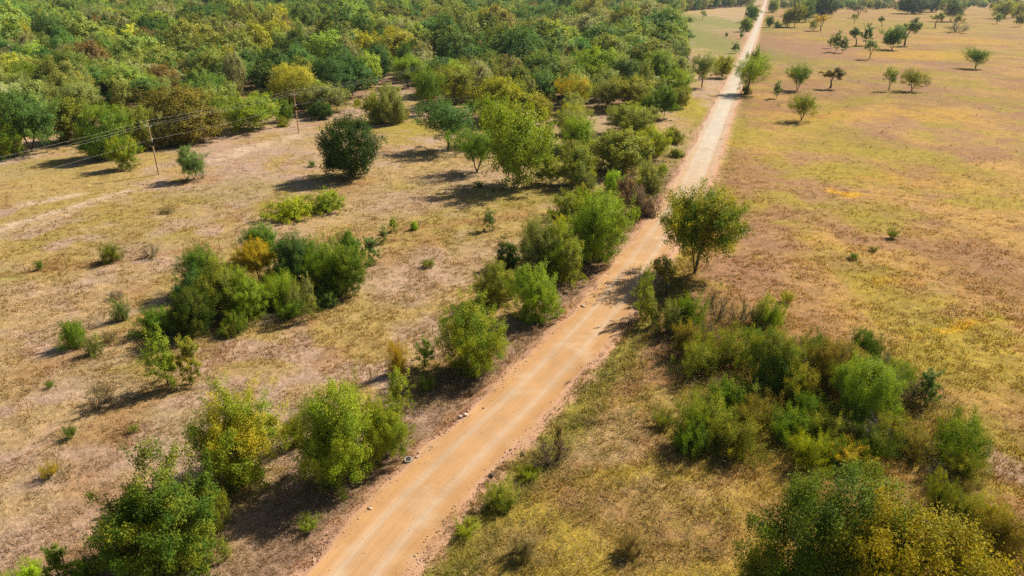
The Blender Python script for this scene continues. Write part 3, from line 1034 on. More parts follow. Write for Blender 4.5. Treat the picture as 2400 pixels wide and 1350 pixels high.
# ------------------------------------------------------------------ every plant that stands on its own in the photograph
# kind  foot x, foot y, top y, crown width (picture units)  leaf colour, share of golden leaves, description
PLANTS = '''
elm 400 1325 1058 295 dg .25|broad dark green tree in the near corner beside the road verge
elm 572 1120 893 215 lg .70|green tree with golden yellow top beside the tire end of the roadside row
elm 800 1125 893 195 lg .30|bright green tree casting the large shadow beside the road near the tire
elm 905 1068 898 120 lg .35|green tree leaning against the bright roadside tree, bare trunk toward the road
shrub 555 1150 1062 90 gr .15|dark shrub growing at the foot of the golden topped tree
shrub 692 1062 975 75 ol .35|wispy olive shrub between the golden topped tree and its green neighbor
shrub 435 1350 1268 130 ol .35|pale olive shrub at the roadside foot of the broad dark green tree
shrub 500 1250 1150 75 ol .25|olive shrub tucked against the road side of the broad dark green tree
sap 530 1312 1258 38 ol .2|thin olive sapling in dry grass between the broad dark tree and the road
weedy 718 1250 1203 58 lg .1|small bright green weed bush in the shaded verge beside the road
sap 148 1372 1268 62 gr .1|thin dark sapling with bare top in the near field corner
shrub 50 1395 1322 95 lm .2|lime green bush cut off by the lower field corner
shrub 195 1385 1300 70 gr .1|dark green bush beside the thin bare topped sapling
brush 735 1010 955 46 gy 0|grey leafless brush between two green roadside trees
sap 935 962 858 66 lg .3|bright green young tree below the golden brown bush on the verge
shrub 930 885 800 54 gd .45|golden brown bush beside the fence posts on the verge
sap 997 860 786 58 gr .15|small dark green sapling with glossy leaves beside a fence post
weedy 1000 925 880 42 gr .1|low green bush in the shade beside the golden brown bush
elm 1105 868 688 158 lg .40|single bright yellow green round tree by the road bend
elm 1252 745 592 105 lg .15|large green tree leaning toward the road at the near end of the thick row
elm 1160 712 612 85 ol .25|olive tree at the field side of the thick roadside row
shrub 1190 700 640 80 gr .1|dense green shrub under the olive tree of the thick roadside row
ced 1192 628 560 58 dk .1|dark conifer shaped bush on the field side of the thick roadside row
elm 1262 640 495 100 go .15|grey green feathery tree in the thick row above the dark conifer shaped bush
elm 1310 648 490 95 lg .3|yellow green tree in the middle of the thick roadside row
sap 1333 670 558 68 ol .2|slender olive tree with visible thin trunk close to the road
elm 1392 612 440 128 lg .10|tall bright green billowing tree crowding the road edge
shrub 1400 608 560 60 gr .1|low dark growth at the foot of the billowing bright green tree
weedy 1412 610 588 18 lm .3|tiny lime sprig beside the road under the billowing bright green tree
shrub 1330 520 455 80 ol .1|olive bush behind the billowing bright green tree
shrub 1505 510 440 80 pr 0|purple brown leafless looking thicket against the road edge
shrub 1475 480 405 60 pr .1|brown shrub between the lime bush and the road
weedy 1490 520 480 20 lg .2|green upright sprig in front of the purple brown thicket
elm 1437 450 396 46 lm .1|small brilliant lime green tree beside the purple brown thicket
shrub 1366 452 383 55 go 0|grey blue bush next to the brilliant lime green tree
elm 1352 432 342 72 ol .2|olive tree above the grey blue bush in the roadside row
elm 1450 402 308 125 ol .15|wide grey olive tree mass in the roadside row
elm 1528 372 300 72 yl .3|yellow lime tree next to the road verge grass
shrub 1525 455 370 58 go .1|grey olive bush leaning over the road edge
elm 1475 314 248 115 ol .15|olive green spreading tree behind the yellow lime tree
elm 822 414 274 122 - 0|lone round dense dark green tree in the dry field
fan 1050 352 236 132 bl .05|blue green lumpy tree at the edge of the clearing
fan 1118 402 294 114 gr .10|rounded fresh green tree in front of the blue green lumpy tree
elm 1215 434 254 158 lg .15|largest light green feathery tree at the clearing edge
elm 1165 335 230 95 lg .15|mid green tree between the blue green tree and the largest feathery tree
elm 1172 282 186 120 yl .35|yellow green tree group crown above the blue green lumpy tree
elm 1265 292 214 48 ol .5|narrow olive yellow tree behind the largest feathery tree
fan 1345 343 248 95 go 0|grey feathery tree with visible fan of bare limbs
fan 1350 264 175 82 yl .95|golden orange topped tree in the middle grove
oak 1468 218 142 76 dk .05|dark green dense tree in the middle grove near the road
fan 1475 258 180 112 ol .3|olive tree with spreading limbs in front of the dark dense grove tree
elm 1556 276 185 56 gr .1|slim dark green tree standing next to bright verge grass
elm 1520 280 224 46 gr .15|small green tree beside the slim dark green tree
fan 1005 268 164 68 gr .1|dark green tree on two thin bare trunks in the clearing
fan 1066 247 150 112 ol .1|olive tree beside the tree on two thin trunks
fan 957 204 130 82 lg .1|pale green tree standing in the brown clearing gap
shrub 877 290 214 72 ol .2|olive bush at the woodland corner above the lone round tree
elm 920 290 188 66 go 0|grey feathery tree at the woodland corner above the lone round tree
shrub 935 290 245 50 go .1|low grey bush beside the grey feathery corner tree
fan 1130 218 130 118 ol .15|olive feathery tree crown in the back of the middle grove
fan 1240 234 158 102 ol .1|olive tree with dark trunk in the back of the middle grove
fan 1300 212 122 110 go .1|grey olive tree behind the olive tree with dark trunk
elm 1400 208 115 105 lg .15|light green feathery tree behind the golden orange topped tree
elm 1540 205 122 80 lg .1|pale green tree at the road end of the middle grove
elm 1590 240 165 62 lg .15|soft green tree between the middle grove and the road verge
fan 1420 260 190 60 go 0|thin grey tree with bare stems beside the golden orange topped tree
elm 75 356 217 132 bl .05|large dark blue green spreading tree at the field edge behind the power line
elm 20 372 262 66 gr .35|olive green tree hugging the large dark blue green tree
elm 178 332 235 105 ol .15|olive feathery tree beside the large dark blue green tree
oak 255 368 248 102 gr .20|dark green dense tree group at the field edge near the power pole
ced 272 252 217 36 dk .0|pointed dark conifer peeping above the dense tree group
elm 332 354 252 74 ol .15|olive tree squeezed between dense green and brown topped trees
oak 425 332 207 160 br .20|large rounded brown topped tree near the power pole
elm 390 344 250 62 go .1|grey green tree in front of the large rounded brown topped tree
elm 592 302 224 130 lg .15|wide low light olive tree between the two power poles
elm 510 290 228 40 gr .1|narrow dark tree left in the gap beside the brown topped tree
elm 668 285 230 38 gr .1|narrow green tree behind the far power pole
oak 755 278 240 50 dk .0|low dark dense bush tree right of the far power pole
elm 762 264 194 108 go .15|grey olive tree above the low dark bush tree
elm 296 396 322 62 lg .35|small yellow green tree alone in front of the dense tree group
elm 455 420 343 64 gg .05|small grey green round tree alone near the power pole
ced 215 226 147 44 dk .0|dark conifer column rising from the light woodland edge
elm 455 790 676 96 dk .15|dark green upright tree at the near tip of the field grove
elm 462 728 628 84 bl .0|blue green vine covered tree behind the dark upright grove tip tree
elm 480 684 578 92 gr .15|green tree at the back edge of the field grove
elm 535 735 598 112 ol .25|tall olive green tree in the middle of the field grove
elm 585 748 640 84 lg .1|bright green narrow tree in the field grove
fan 608 658 562 78 gd .75|golden orange thin tree inside the field grove
elm 618 612 526 86 gr .1|dark green tree behind the golden orange grove tree
elm 690 662 540 88 bl .05|blue green tree on the far side of the field grove
elm 727 655 525 76 gr .05|tallest blue green tree of the field grove back row
elm 772 678 543 92 lg .15|light green tree at the broad end of the field grove
elm 818 612 515 58 gr .1|thin green tree at the far end of the field grove
elm 812 690 575 92 gr .2|rounded green bushy tree closing the end of the field grove
shrub 652 738 650 84 lg .1|rounded green shrub in front of the field grove
shrub 688 738 668 56 go .15|grey green shrub beside the rounded green grove shrub
sap 731 748 642 42 go .1|thin see through sapling standing just outside the field grove
shrub 757 690 618 58 ol .15|olive shrub under the light green grove trees
shrub 622 735 660 84 ol .1|olive shrub in the shade of the field grove
shrub 352 794 726 84 gr .1|low dark green bush spreading from the grove tip
shrub 532 795 762 36 ol .2|small olive bush in front of the field grove
brush 627 772 742 58 pr .0|brown leafless brush along the front of the field grove
sap 397 912 768 92 lg .15|wispy thin tree with sideways branches in the near field
sap 452 900 790 56 ol .30|slim olive tree paired with the wispy thin tree
shrub 165 825 757 58 gr .15|green bush with bright top in the near field
shrub 215 840 788 42 go .2|small grey green bush beside the bright topped field bush
shrub 280 757 700 42 gg .1|upright grey green bush above the bright topped field bush
shrub 255 620 572 50 ol .1|olive bush with dark foot on the field fence line
brush 350 607 572 38 gy .0|grey leafless bush on the field fence line
brush 265 702 678 36 gy .0|low grey brush in the middle of the near field
weedy 91 635 608 16 gr .0|tiny green sapling on the field fence line
weedy 388 500 486 34 tn .0|flat brown weed clump in the pale upper field
shrub 670 522 476 115 yl .2|wide low yellow green shrub patch in the field
shrub 755 502 452 98 lg .2|larger green shrub beside the wide low yellow green patch
weedy 250 812 778 44 tn .2|straw colored weed clump beside the low grove bush
brush 222 975 910 80 tn .3|thin brown bush on the shaded near field
weedy 160 1036 1000 34 gr .1|low green weed strip in the bare near field
weedy 108 1128 1088 46 gd .3|golden grass tussock in the bare near field
weedy 115 917 898 22 gr .0|tiny dark green weed in the near field
weedy 310 1020 998 26 ol .0|tiny olive weed above the golden topped tree
sap 869 618 554 42 gg .0|grey green sapling on a thin pale stem near the field grove
sap 923 542 507 20 lg .0|tiny upright green sapling on the field fence line
ced 971 538 517 17 lm .2|tiny yellow green pointed bush on the field fence line
sap 1148 540 490 26 gg .0|grey green sapling at the road end of the field fence line
sap 899 568 524 24 gg .0|thin pale sapling below the field fence line
weedy 1003 632 610 30 ol .0|low spiky olive weed in the bare field
weedy 1122 440 425 22 gr .0|small green weed near the clearing shadow
weedy 730 392 375 16 gr .0|tiny green seedling near the lone round tree
fan 1628 640 440 178 gr .55|golden green roadside tree with forked dark trunk and spreading limbs
sap 1512 742 613 52 lg .15|leafy green sapling leaning over the shaded road edge
sap 1515 760 672 48 ol .2|olive sapling at the foot of the leafy road edge sapling
sav 1560 690 592 54 br .1|sparse brown leaved small tree in the shade of the golden green roadside tree
weedy 1537 768 722 26 bk 0|small blackened dead plant beside the road edge sapling
shrub 1577 788 712 60 go .05|grey green bush beside the road edge sapling
shrub 1615 792 698 74 gr .15|green bush of the grey shrub group by the road
brush 1680 768 682 64 gy .0|tall wispy grey bush of the shrub group by the road
brush 1738 772 703 62 gy .0|grey leafless wispy bush in the middle of the shrub group
shrub 1782 770 712 48 go .1|thin olive bush of the shrub group
shrub 1812 780 703 62 lg .15|green bush at the field end of the shrub group
weedy 1848 716 684 36 yl .5|yellow weed bush behind the shrub group
shrub 1642 892 800 96 ol .2|olive bush at the road side of the big thicket
shrub 1722 874 773 108 ol .2|light olive bush along the back of the big thicket
oak 1795 925 782 122 dg .40|dark green tree with golden side in the big thicket
oak 1952 918 795 122 br .3|brown green round tree at the back of the big thicket
oak 2010 985 835 138 lg .15|bright green round tree in the big thicket
shrub 2085 965 868 96 gg .1|grey green bush at the field end of the big thicket
sap 2165 952 865 52 gg .0|thin blue green sapling at the field end of the big thicket
shrub 1870 965 860 84 ol .3|olive bush between the two round trees of the big thicket
shrub 1700 985 900 90 gr .15|dark green bush in the hollow of the big thicket
shrub 1662 1045 938 118 ol .25|tall straw olive bush on the road side of the big thicket
shrub 1732 1085 992 108 ol .25|olive bush over the dark hollow of the big thicket
shrub 1790 1010 930 90 br .2|brown bush in the shaded middle of the big thicket
shrub 1850 1050 965 92 gr .25|green bush below the dark green tree with golden side
shrub 1940 1060 975 96 ol .4|yellowing bush below the bright round tree of the big thicket
shrub 2100 1060 975 100 ol .3|olive brown bush beside the fallen grey branch
shrub 2265 1112 984 132 gr .20|dark green bush alone at the field side of the big thicket
shrub 1897 1112 1028 84 yl .35|yellow green bush above the dark leafy front tree
shrub 2000 1115 1050 92 gd .4|golden orange low bush above the dark leafy front tree
shrub 2150 1080 1010 84 br .2|brown bush between the fallen branch and the lone dark bush
shrub 2208 1202 1115 62 ol .35|olive bush beside the golden front tree
shrub 2262 1235 1158 82 ol .4|yellowish low bush next to the golden front tree
shrub 2362 1335 1200 118 br .3|brown olive bush cut by the picture edge beside the golden front tree
shrub 2260 1400 1300 84 lm .2|vivid green bush at the foot of the golden front tree
shrub 2330 1240 1175 80 yl .3|yellow green bush behind the brown olive edge bush
shrub 1790 1420 1288 122 ol .35|olive shrub at the road side foot of the dark leafy front tree
oak 1935 1440 1112 340 dg .12|big dark green leafy tree in the near corner of the thicket
oak 2085 1540 1160 345 do .40|big golden green tree in the nearest corner of the thicket
brush 1290 1112 1036 108 pr .0|purple brown brush on the green verge beside the road
shrub 1172 1205 1130 98 ol .15|dark olive bush on the green verge beside the road
weedy 1240 1130 1090 60 yl .1|yellow green weeds at the road side of the purple brown brush
sap 1308 1068 983 26 tn .0|tall thin dry weed stalk on the verge
weedy 1090 1262 1215 70 yl .1|bright green grass clump at the road edge
weedy 1560 1010 960 60 ol .2|olive weed clump in the tall grass before the thicket
shrub 1480 1320 1250 80 tn .35|straw colored bush in the tall grass
shrub 1230 1330 1262 84 tn .2|grey straw bush in the tall grass near the road
fan 1752 220 126 84 lg .10|light green feathery tree shading the far road
shrub 1776 165 108 40 gr .1|low green bush behind the tree shading the far road
fan 1645 206 126 58 go .0|grey green tree opposite the tree shading the far road
elm 1692 182 130 50 yl .3|yellow green tree beside the far road verge
elm 1603 140 96 24 ol .0|small dark tree at the edge of the pale green meadow
shrub 1750 221 196 26 br .0|dark low bush at the foot of the tree shading the far road
fan 1868 212 149 58 gr .15|dense dark round tree on short twin trunks in the orange field
sav 1946 206 157 44 br .2|sparse rusty brown tree in the orange field
sap 1820 231 190 18 gg .0|slim upright sapling beside the dense dark round tree
fan 1878 282 216 66 ol .15|pale green fan shaped tree leaning over the orange field
sav 2083 212 157 34 lg .1|small tree with forked trunk and pale top in the orange field
sav 2136 214 162 50 ol .15|crooked sparse tree with open limbs in the orange field
brush 2174 202 182 18 gy .0|grey weed clump behind the crooked sparse tree
fan 2286 160 110 54 gr .05|lone dark round tree standing far out in the orange field
sap 1946 113 82 14 gg .0|smallest of the three slim trees in a row
sap 1960 121 72 21 gg .0|tallest of the three slim trees in a row
sap 1974 124 85 19 gg .0|third of the slim trees in a row, beside the orange field track
sav 2005 108 65 30 gg .0|bushy tree beside a taller slim tree, behind the three slim trees
sap 2027 107 56 22 gr .0|tall slim tree beside the bushy one behind the three slim trees
sav 2038 138 96 29 gg .0|small vase shaped tree in front of the dark pair
sav 2090 116 60 44 gr .0|darker tree of the far pair in the orange field
sav 2120 106 42 42 gg .0|taller lighter tree of the far pair in the orange field
sav 1923 73 34 40 gd .8|golden orange tree beside the dark roadside clump
sap 1905 74 47 13 ol .1|bare looking slim tree beside the golden orange tree
sav 2002 56 33 15 yl .1|tiny yellowish tree behind the golden orange tree
sav 2011 42 12 27 gy .0|grey leafless looking tree far in the orange field
sav 2066 64 38 17 ol .0|tiny olive tree alone above the far pair
oak 2137 32 -12 62 dk .05|big dark tree of the far field border
oak 2182 28 -16 36 dk .0|second dark tree of the far field border
sav 2191 65 30 25 yl .2|small yellow green tree below the far field border
sav 2240 74 36 24 go .1|pale tree standing over a grey brush patch
brush 2254 78 62 52 gy .0|wide grey brush patch below the pale far tree
elm 2227 50 -6 50 gg .0|thin grey green tree group of the far field border
elm 2347 44 2 44 yl .3|yellow green broad tree of the far field border
sap 2336 56 30 15 lg .1|tiny slim tree in front of the yellow green broad tree
elm 2382 42 5 30 yl .3|yellowish tree at the picture edge of the far field
sav 2388 63 30 18 go .1|small grey tree at the picture edge of the far field
elm 1845 63 16 28 ol .1|olive tree at the road end of the far roadside clump
elm 1862 64 4 38 ol .2|taller olive tree of the far roadside clump
elm 1888 52 -4 36 gr .1|green tree in the middle of the far roadside clump
oak 1925 40 -16 60 dk .10|dark broad tree of the far roadside clump
elm 1802 64 26 18 gr .0|small green tree crowding the far end of the road
shrub 1824 66 47 18 gg .0|low dark bush between road and far roadside clump
elm 1811 29 -2 26 lg .1|light tree beside the vanishing end of the road
elm 1760 52 11 34 gr .0|dark green tree at the meadow side of the far road
elm 1748 74 42 28 lg .15|lighter low tree at the meadow side of the far road
sap 1737 92 74 9 gr .0|tiny dark shrub on the meadow side verge
sap 1722 124 97 16 gg .0|slim sapling on the meadow side verge
oak 1547 85 46 40 br .05|dark lone tree on the woodland edge of the pale green meadow
sav 1646 47 24 15 gg .0|tiny tree casting a long shadow in the pale green meadow
shrub 1617 52 38 24 ol .1|low bush at the far edge of the pale green meadow
weedy 1703 88 76 8 dk .0|tiny dark bush in the middle of the pale green meadow
elm 37 235 174 56 lm .15|lime green tree at the light woodland edge
elm 115 232 149 112 lg .05|pale green wide tree at the light woodland edge
elm 920 147 66 76 yl .55|dark tree with bright yellow sunlit side in the woodland
elm 150 92 55 46 yl .6|bright yellow tree deep in the woodland
weedy 2095 560 534 28 ol .1|green leafy weed in the open orange field
weedy 2002 610 592 18 gr .0|tiny green weed in the open orange field
weedy 2052 590 576 20 ol .1|low dark weed beside the green leafy weed
'''
PLANT_SPOTS, PLANT_LABELS = [], []
TINT_WORD = dict(dg='dark green', ol='olive', go='grey olive', lg='light green', yl='yellow green', gr='green', bl='blue green', br='brown', gg='grey green')
NTH = ['', 'second ', 'third ', 'fourth ', 'fifth ', 'sixth ']


def lod(kind, depth):
    near = depth < 105
    R = RS.randrange
    if kind == 'elm': return 'elm_near_%d' % R(3) if near else 'elm_mid_%d' % R(4)
    if kind == 'fan': return 'fan_near_%d' % R(2) if near else 'fan_mid_%d' % R(3)
    if kind == 'oak': return 'oak_near_0' if near else 'oak_mid_%d' % R(2)
    if kind == 'shrub': return 'shrub_near_%d' % R(2) if near else 'shrub_mid_%d' % R(2)
    if kind == 'sap': return 'sapling_near_%d' % R(2) if near else 'sapling_mid_0'
    if kind == 'sav': return ('savanna_mid_0', 'savanna_mid_1', 'savanna_mid_2', 'fan_mid_1', 'fan_mid_2', 'savanna_mid_0', 'elm_mid_2')[R(7)]
    return {'ced': 'cedar_mid_0', 'weedy': 'weedy_near_0', 'brush': 'bare_brush_0'}[kind]


NAMES = dict(fan=('feathery_tree', 'tree'), elm=('feathery_tree', 'tree'), oak=('round_tree', 'tree'), ced=('conical_tree', 'tree'), sav=('sparse_tree', 'tree'), sap=('sapling', 'sapling'),
             shrub=('shrub', 'shrub'), weedy=('weed_bush', 'weed'), brush=('leafless_brush', 'shrub'))
GROUPS = dict(tree='trees standing singly or in groves', sapling='young slim trees', shrub='bushes', weed='low weed bushes')


def place_plants():
    for ln in PLANTS.strip().splitlines():
        f, label = ln.split('|')
        kind, bx, by, ty, w, tint, gold = f.split()
        bx, by, ty, w, gold = float(bx), float(by), float(ty), float(w), float(gold)
        if tint == '-': kind, tint = 'oak', 'dk'
        x, y = ground_at(bx, by)
        W = w / px_per_m(x, y)
        h = height_at(x, y, ty)
        dep = math.atan2(CAM_H - h * .7, y)
        h = h - W * .45 * (1 / math.cos(dep) - 1) * 1.0
        if kind in ('shrub', 'weedy', 'brush'):
            y += .35 * W
            h -= .2 * W * math.tan(dep) * .6
        h = max(h, W * .42, .35)
        if kind in ('elm', 'oak'): h = min(h, 1.32 * W)
        name, cat = NAMES[kind]
        plant(name, cat, lod(kind, depth_of(x, y)), x, y, h * 1.04, W * (1.25 if bx > 1560 and by > 780 and kind == 'shrub' else 1.3 if kind == 'sav' or (kind == 'sap' and by < 240) else 1.0 if by > 850 else 1.12), TINT[tint], gold, label, GROUPS[cat])
        PLANT_SPOTS.append((x, y, W, h))
        PLANT_LABELS.append(label)


def fill_gaps():
    """Further bushes that close the gaps of the roadside row, the grove and the thicket."""
    rng = np.random.default_rng(44)
    jobs = [('row', [(1300, 520), (1345, 655), (1440, 600), (1560, 460), (1590, 390), (1575, 300), (1500, 300), (1380, 360)], 22, 'olive green bush filling a gap in the thick roadside row', ('ol', 'go', 'lg', 'yl', 'ol')),
            ('grove', [(330, 785), (430, 800), (640, 770), (830, 690), (830, 640), (640, 650), (480, 690)], 12, 'green bush filling a gap in the field grove', ('gr', 'bl', 'ol', 'gr')),
            ('thicket', [(1580, 790), (1830, 790), (2040, 850), (2180, 930), (2300, 1060), (2330, 1200), (2230, 1250), (2120, 1120), (1800, 1140), (1620, 1060), (1580, 900)], 28, '', ('ol', 'dg', 'gr', 'br', 'dg', 'ol')),
            ('belt', [(1120, 300), (1290, 470), (1420, 480), (1550, 420), (1590, 330), (1590, 240), (1440, 250), (1300, 262), (1100, 250)], 17, '', ('lg', 'ol', 'go', 'yl', 'ol', 'gr')),
            ('edge', [(-20, 392), (150, 368), (420, 345), (700, 290), (860, 268), (900, 240), (760, 250), (500, 285), (180, 325), (-20, 350)], 20, 'low olive scrub bush along the woodland edge', ('ol', 'go', 'gg', 'ol'))]
    seen = {}
    for nm, poly, n, label, tints in jobs:
        P = poly_px(poly)
        lo, hi = np.min(P, 0), np.max(P, 0)
        got, tries = [], 0
        while len(got) < n and tries < 4000:
            tries += 1
            x, y = rng.uniform(lo[0], hi[0]), rng.uniform(lo[1], hi[1])
            if not in_poly(np.array([x]), np.array([y]), P)[0]: continue
            if abs(road_offset(np.array([x]), np.array([y]))[0]) < 5.5: continue
            dist = [np.hypot(x - a, y - b) / max(c, 1.2) for a, b, c, d in PLANT_SPOTS]
            near = min(dist)
            if near < (.42 if nm != 'edge' else .5): continue
            tree = nm == 'belt'
            W = rng.uniform(5, 8) if tree else rng.uniform(2.4, 4.6) * (1.25 if nm in ('row', 'edge') else 1.1)
            h = W * (rng.uniform(.85, 1.15) if tree else rng.uniform(.55, .85))
            tk = tints[rng.integers(len(tints))]
            nb = PLANT_LABELS[int(np.argmin(dist[:len(PLANT_LABELS)]))].split()
            for cut in ('beside', 'in', 'at', 'with', 'along', 'behind', 'against', 'between', 'above', 'below', 'of', 'to', 'on', 'from', 'under', 'standing'):
                if cut in nb[4:]: nb = nb[:4 + nb[4:].index(cut)]
            base = '%s filler %s crowding the %s' % (TINT_WORD[tk], 'tree' if tree else 'bush', ' '.join(nb[:9]))
            base = base.replace('filler ', '')
            i = seen[base] = seen.get(base, -1) + 1
            if nm == 'thicket' and rng.uniform() < .28:
                lab = 'grey brown leafless brush crowding the %s' % ' '.join(nb[:8])
                i = seen[lab] = seen.get(lab, -1) + 1
                plant('leafless_brush', 'shrub', 'bare_brush_0', x, y, h * .8, W * .9, TINT[('gy', 'pr')[len(got) % 2]], 0, NTH[min(i, 5)] + lab, GROUPS['shrub'])
                PLANT_SPOTS.append((x, y, W, h))
                got.append(1)
                continue
            plant('feathery_tree' if tree else 'shrub', 'tree' if tree else 'shrub', lod('elm' if tree else 'shrub', depth_of(x, y)), x, y, h, W, TINT[tk], float(rng.uniform(.05, .4)), NTH[min(i, 5)] + base, GROUPS['tree' if tree else 'shrub'])
            PLANT_SPOTS.append((x, y, W, h))
            got.append(1)
        print(nm, len(got))


place_plants()
fill_gaps()

# ------------------------------------------------------------------ the closed woodland
def build_woodland():
    rng = np.random.default_rng(99)
    pts, yy = [], 150.0
    spots = np.array([(a, b) for a, b, c, d in PLANT_SPOTS])
    while yy < 2350:
        s = 7.8 if yy < 240 else 10.5 if yy < 330 else 13.5 if yy < 700 else 18.0 if yy < 1200 else 24.0
        half = yy * .86 + 60
        xs = np.arange(-half, min(half, 420 + yy * .4), s)
        xs = xs + rng.uniform(-.42, .42, len(xs)) * s
        ys = yy + rng.uniform(-.45, .45, len(xs)) * s
        pts.append(np.stack([xs, ys], 1))
        yy += s * .9
    pts = np.vstack(pts)
    keep = in_poly(pts[:, 0], pts[:, 1], WOOD_POLY)
    gx, gy = ground_at(322, 18)
    keep &= np.hypot((pts[:, 0] - gx) / 40, (pts[:, 1] - gy) / 190) > 1
    # far border trees on the other side of the road
    X, Y = pts[:, 0], pts[:, 1]
    off = road_offset(X, Y)
    border = (off > 25) & (Y > 1150) & (fbm(X / 160, Y / 120, 301, 2) > .36)
    keep = (keep | border) & (np.abs(off) > 8)
    gaps = (fbm(X / 22, Y / 22, 305, 2) < .34) & (Y < 520)
    keep &= ~gaps
    keep &= rng.uniform(0, 1, len(X)) < np.where(Y < 900, .84, 1)
    pts, keep0 = pts[keep], off[keep]
    d = np.array([np.hypot(spots[:, 0] - p[0], spots[:, 1] - p[1]).min() if p[1] < 420 else 99 for p in pts])
    pts, keep0 = pts[d > 4.5], keep0[d > 4.5]
    X, Y = pts[:, 0], pts[:, 1]
    n = len(pts)
    # kind of tree by stand: light feathery edge, brown-olive rounded middle, dark green patches
    zone = fbm(X / 90, Y / 130, 311, 2)
    zone2 = fbm(X / 45, Y / 70, 321, 2)
    depth = Y
    light = sstep(330, 210, depth + (zone2 - .5) * 200)
    dark = sstep(.54, .64, zone) * (1 - light)
    brown = sstep(.50, .40, zone) * (1 - light) * sstep(-.62, -.25, X / Y)
    r = rng.uniform(0, 1, n)
    feathery = r < .25 + .6 * light
    r2 = rng.uniform(0, 1, n)
    stand = fbm(X / 26, Y / 40, 331, 2) + rng.normal(0, .07, n)
    cols = np.tile(np.array([.088, .118, .026]), (n, 1))
    mixc = lambda c, t: np.array(c)[None, :] * t[:, None] + cols * (1 - t[:, None])
    cols = mixc((.126, .142, .040), light * .85)
    cols = mixc((.026, .056, .013), dark * .92)
    cols = mixc((.092, .088, .024), brown * .8)
    band = lambda lo, hi: ((stand >= np.quantile(stand, lo)) & (stand < np.quantile(stand, hi))).astype(float)
    cols = mixc((.130, .175, .026), band(0, .08) * .9)
    cols = mixc((.030, .062, .014), band(.08, .24))
    cols = mixc((.118, .118, .056), band(.24, .36))
    cols = mixc((.150, .152, .018), (r2 < .035).astype(float))
    cols = mixc((.100, .068, .026), ((r2 > .97) & (depth > 250)).astype(float))
    cols = mixc((.052, .098, .024), band(.50, .62))
    cols *= rng.uniform(.78, 1.22, (n, 1)) * 2.85
    gold = np.clip(rng.normal(.12, .14, n), 0, .6)
    big = 1 + .75 * sstep(200, 420, Y) + .5 * sstep(420, 900, Y) + .5 * sstep(900, 1500, Y)
    big = np.where(keep0 > 0, 1.0, big)
    w = (5.8 + 10.5 * rng.uniform(0, 1, n) ** 1.7) * big * np.where(Y < 215, .92, 1)
    h = np.where(feathery, rng.uniform(6.5, 9.5, n), rng.uniform(8, 11.5, n)) * big ** .85 * (.72 + .34 * w / (10 * big)) * rng.uniform(.72, 1.28, n)
    # sort by size in the picture; the largest ones in view are trees of their own
    dep = depth_of(X, Y)
    px = 1200 + X / dep * FPX
    size = w / dep * ((px > -60) & (px < 2460))
    order = np.argsort(-size)
    n_single = 130
    marks = [(20, 'the olive green edge tree'), (75, 'the large dark blue green edge tree'), (178, 'the olive feathery edge tree'), (272, 'the pointed dark conifer'),
             (348, 'the nearer power pole'), (425, 'the large brown topped tree'), (510, 'the narrow dark edge tree'), (592, 'the wide light olive edge tree'),
             (689, 'the farther power pole'), (762, 'the grey olive edge tree'), (877, 'the olive corner bush'), (920, 'the grey feathery corner tree'),
             (957, 'the pale clearing tree'), (1005, 'the tree on two thin trunks'), (1066, 'the olive tree of the clearing'), (1130, 'the yellow green grove crown'),
             (1240, 'the olive tree with dark trunk'), (1300, 'the grey olive grove tree'), (1350, 'the golden orange topped tree'), (1420, 'the thin bare stemmed tree'),
             (1468, 'the dark dense grove tree'), (1520, 'the small green grove tree'), (1556, 'the slim dark green tree')]
    ordinal = 'first second third fourth fifth sixth seventh eighth ninth tenth eleventh twelfth thirteenth fourteenth fifteenth'.split()
    used = {}
    singles = order[:n_single]
    for k in singles[np.argsort(Y[singles])]:
        c = cols[k] / 2.85
        if c[0] > .135 and c[1] > .165: hue = 'lime green'
        elif c[0] > .125 and c[2] < .03: hue = 'yellowish'
        elif c[1] < .088 and c[1] > c[0] * 1.3: hue = 'dark green'
        elif c[0] > c[1]: hue = 'brownish'
        elif c[2] > .046: hue = 'grey olive'
        else: hue = 'olive green'
        form = 'feathery' if feathery[k] else 'rounded'
        mk = min(marks, key=lambda m: abs(m[0] - px[k]))[1]
        i = used[mk] = used.get(mk, -1) + 1
        proto = ('elm_far_%d' if feathery[k] else 'oak_far_%d') % rng.integers(3) if Y[k] > 240 else ('elm_mid_%d' % rng.integers(4) if feathery[k] else 'oak_mid_%d' % rng.integers(2))
        plant('feathery_tree' if feathery[k] else 'round_tree', 'tree', proto, float(X[k]), float(Y[k]), float(h[k]), float(w[k]), tuple(cols[k]), float(gold[k]),
              '%s %s tree, %s back behind %s' % (hue, form, ordinal[min(i, 14)], mk), 'trees of the closed woodland')
    rest = order[n_single:]
    XR, YR = X[rest], Y[rest]
    ids = np.where(feathery[rest], 3, 0) + rng.integers(0, 3, len(rest))
    protos = ['oak_far_0', 'oak_far_1', 'oak_far_2', 'elm_far_0', 'elm_far_1', 'elm_far_2']
    scl = np.stack([w[rest] / np.array([PROTO[protos[i]][3] for i in ids])] * 2 + [h[rest] / np.array([PROTO[protos[i]][2] for i in ids])], 1)
    me = bpy.data.meshes.new('woodland')
    me.vertices.add(len(rest))
    me.vertices.foreach_set('co', np.stack([XR, YR, ground_z(XR, YR) - .05], 1).astype(np.float32).ravel())
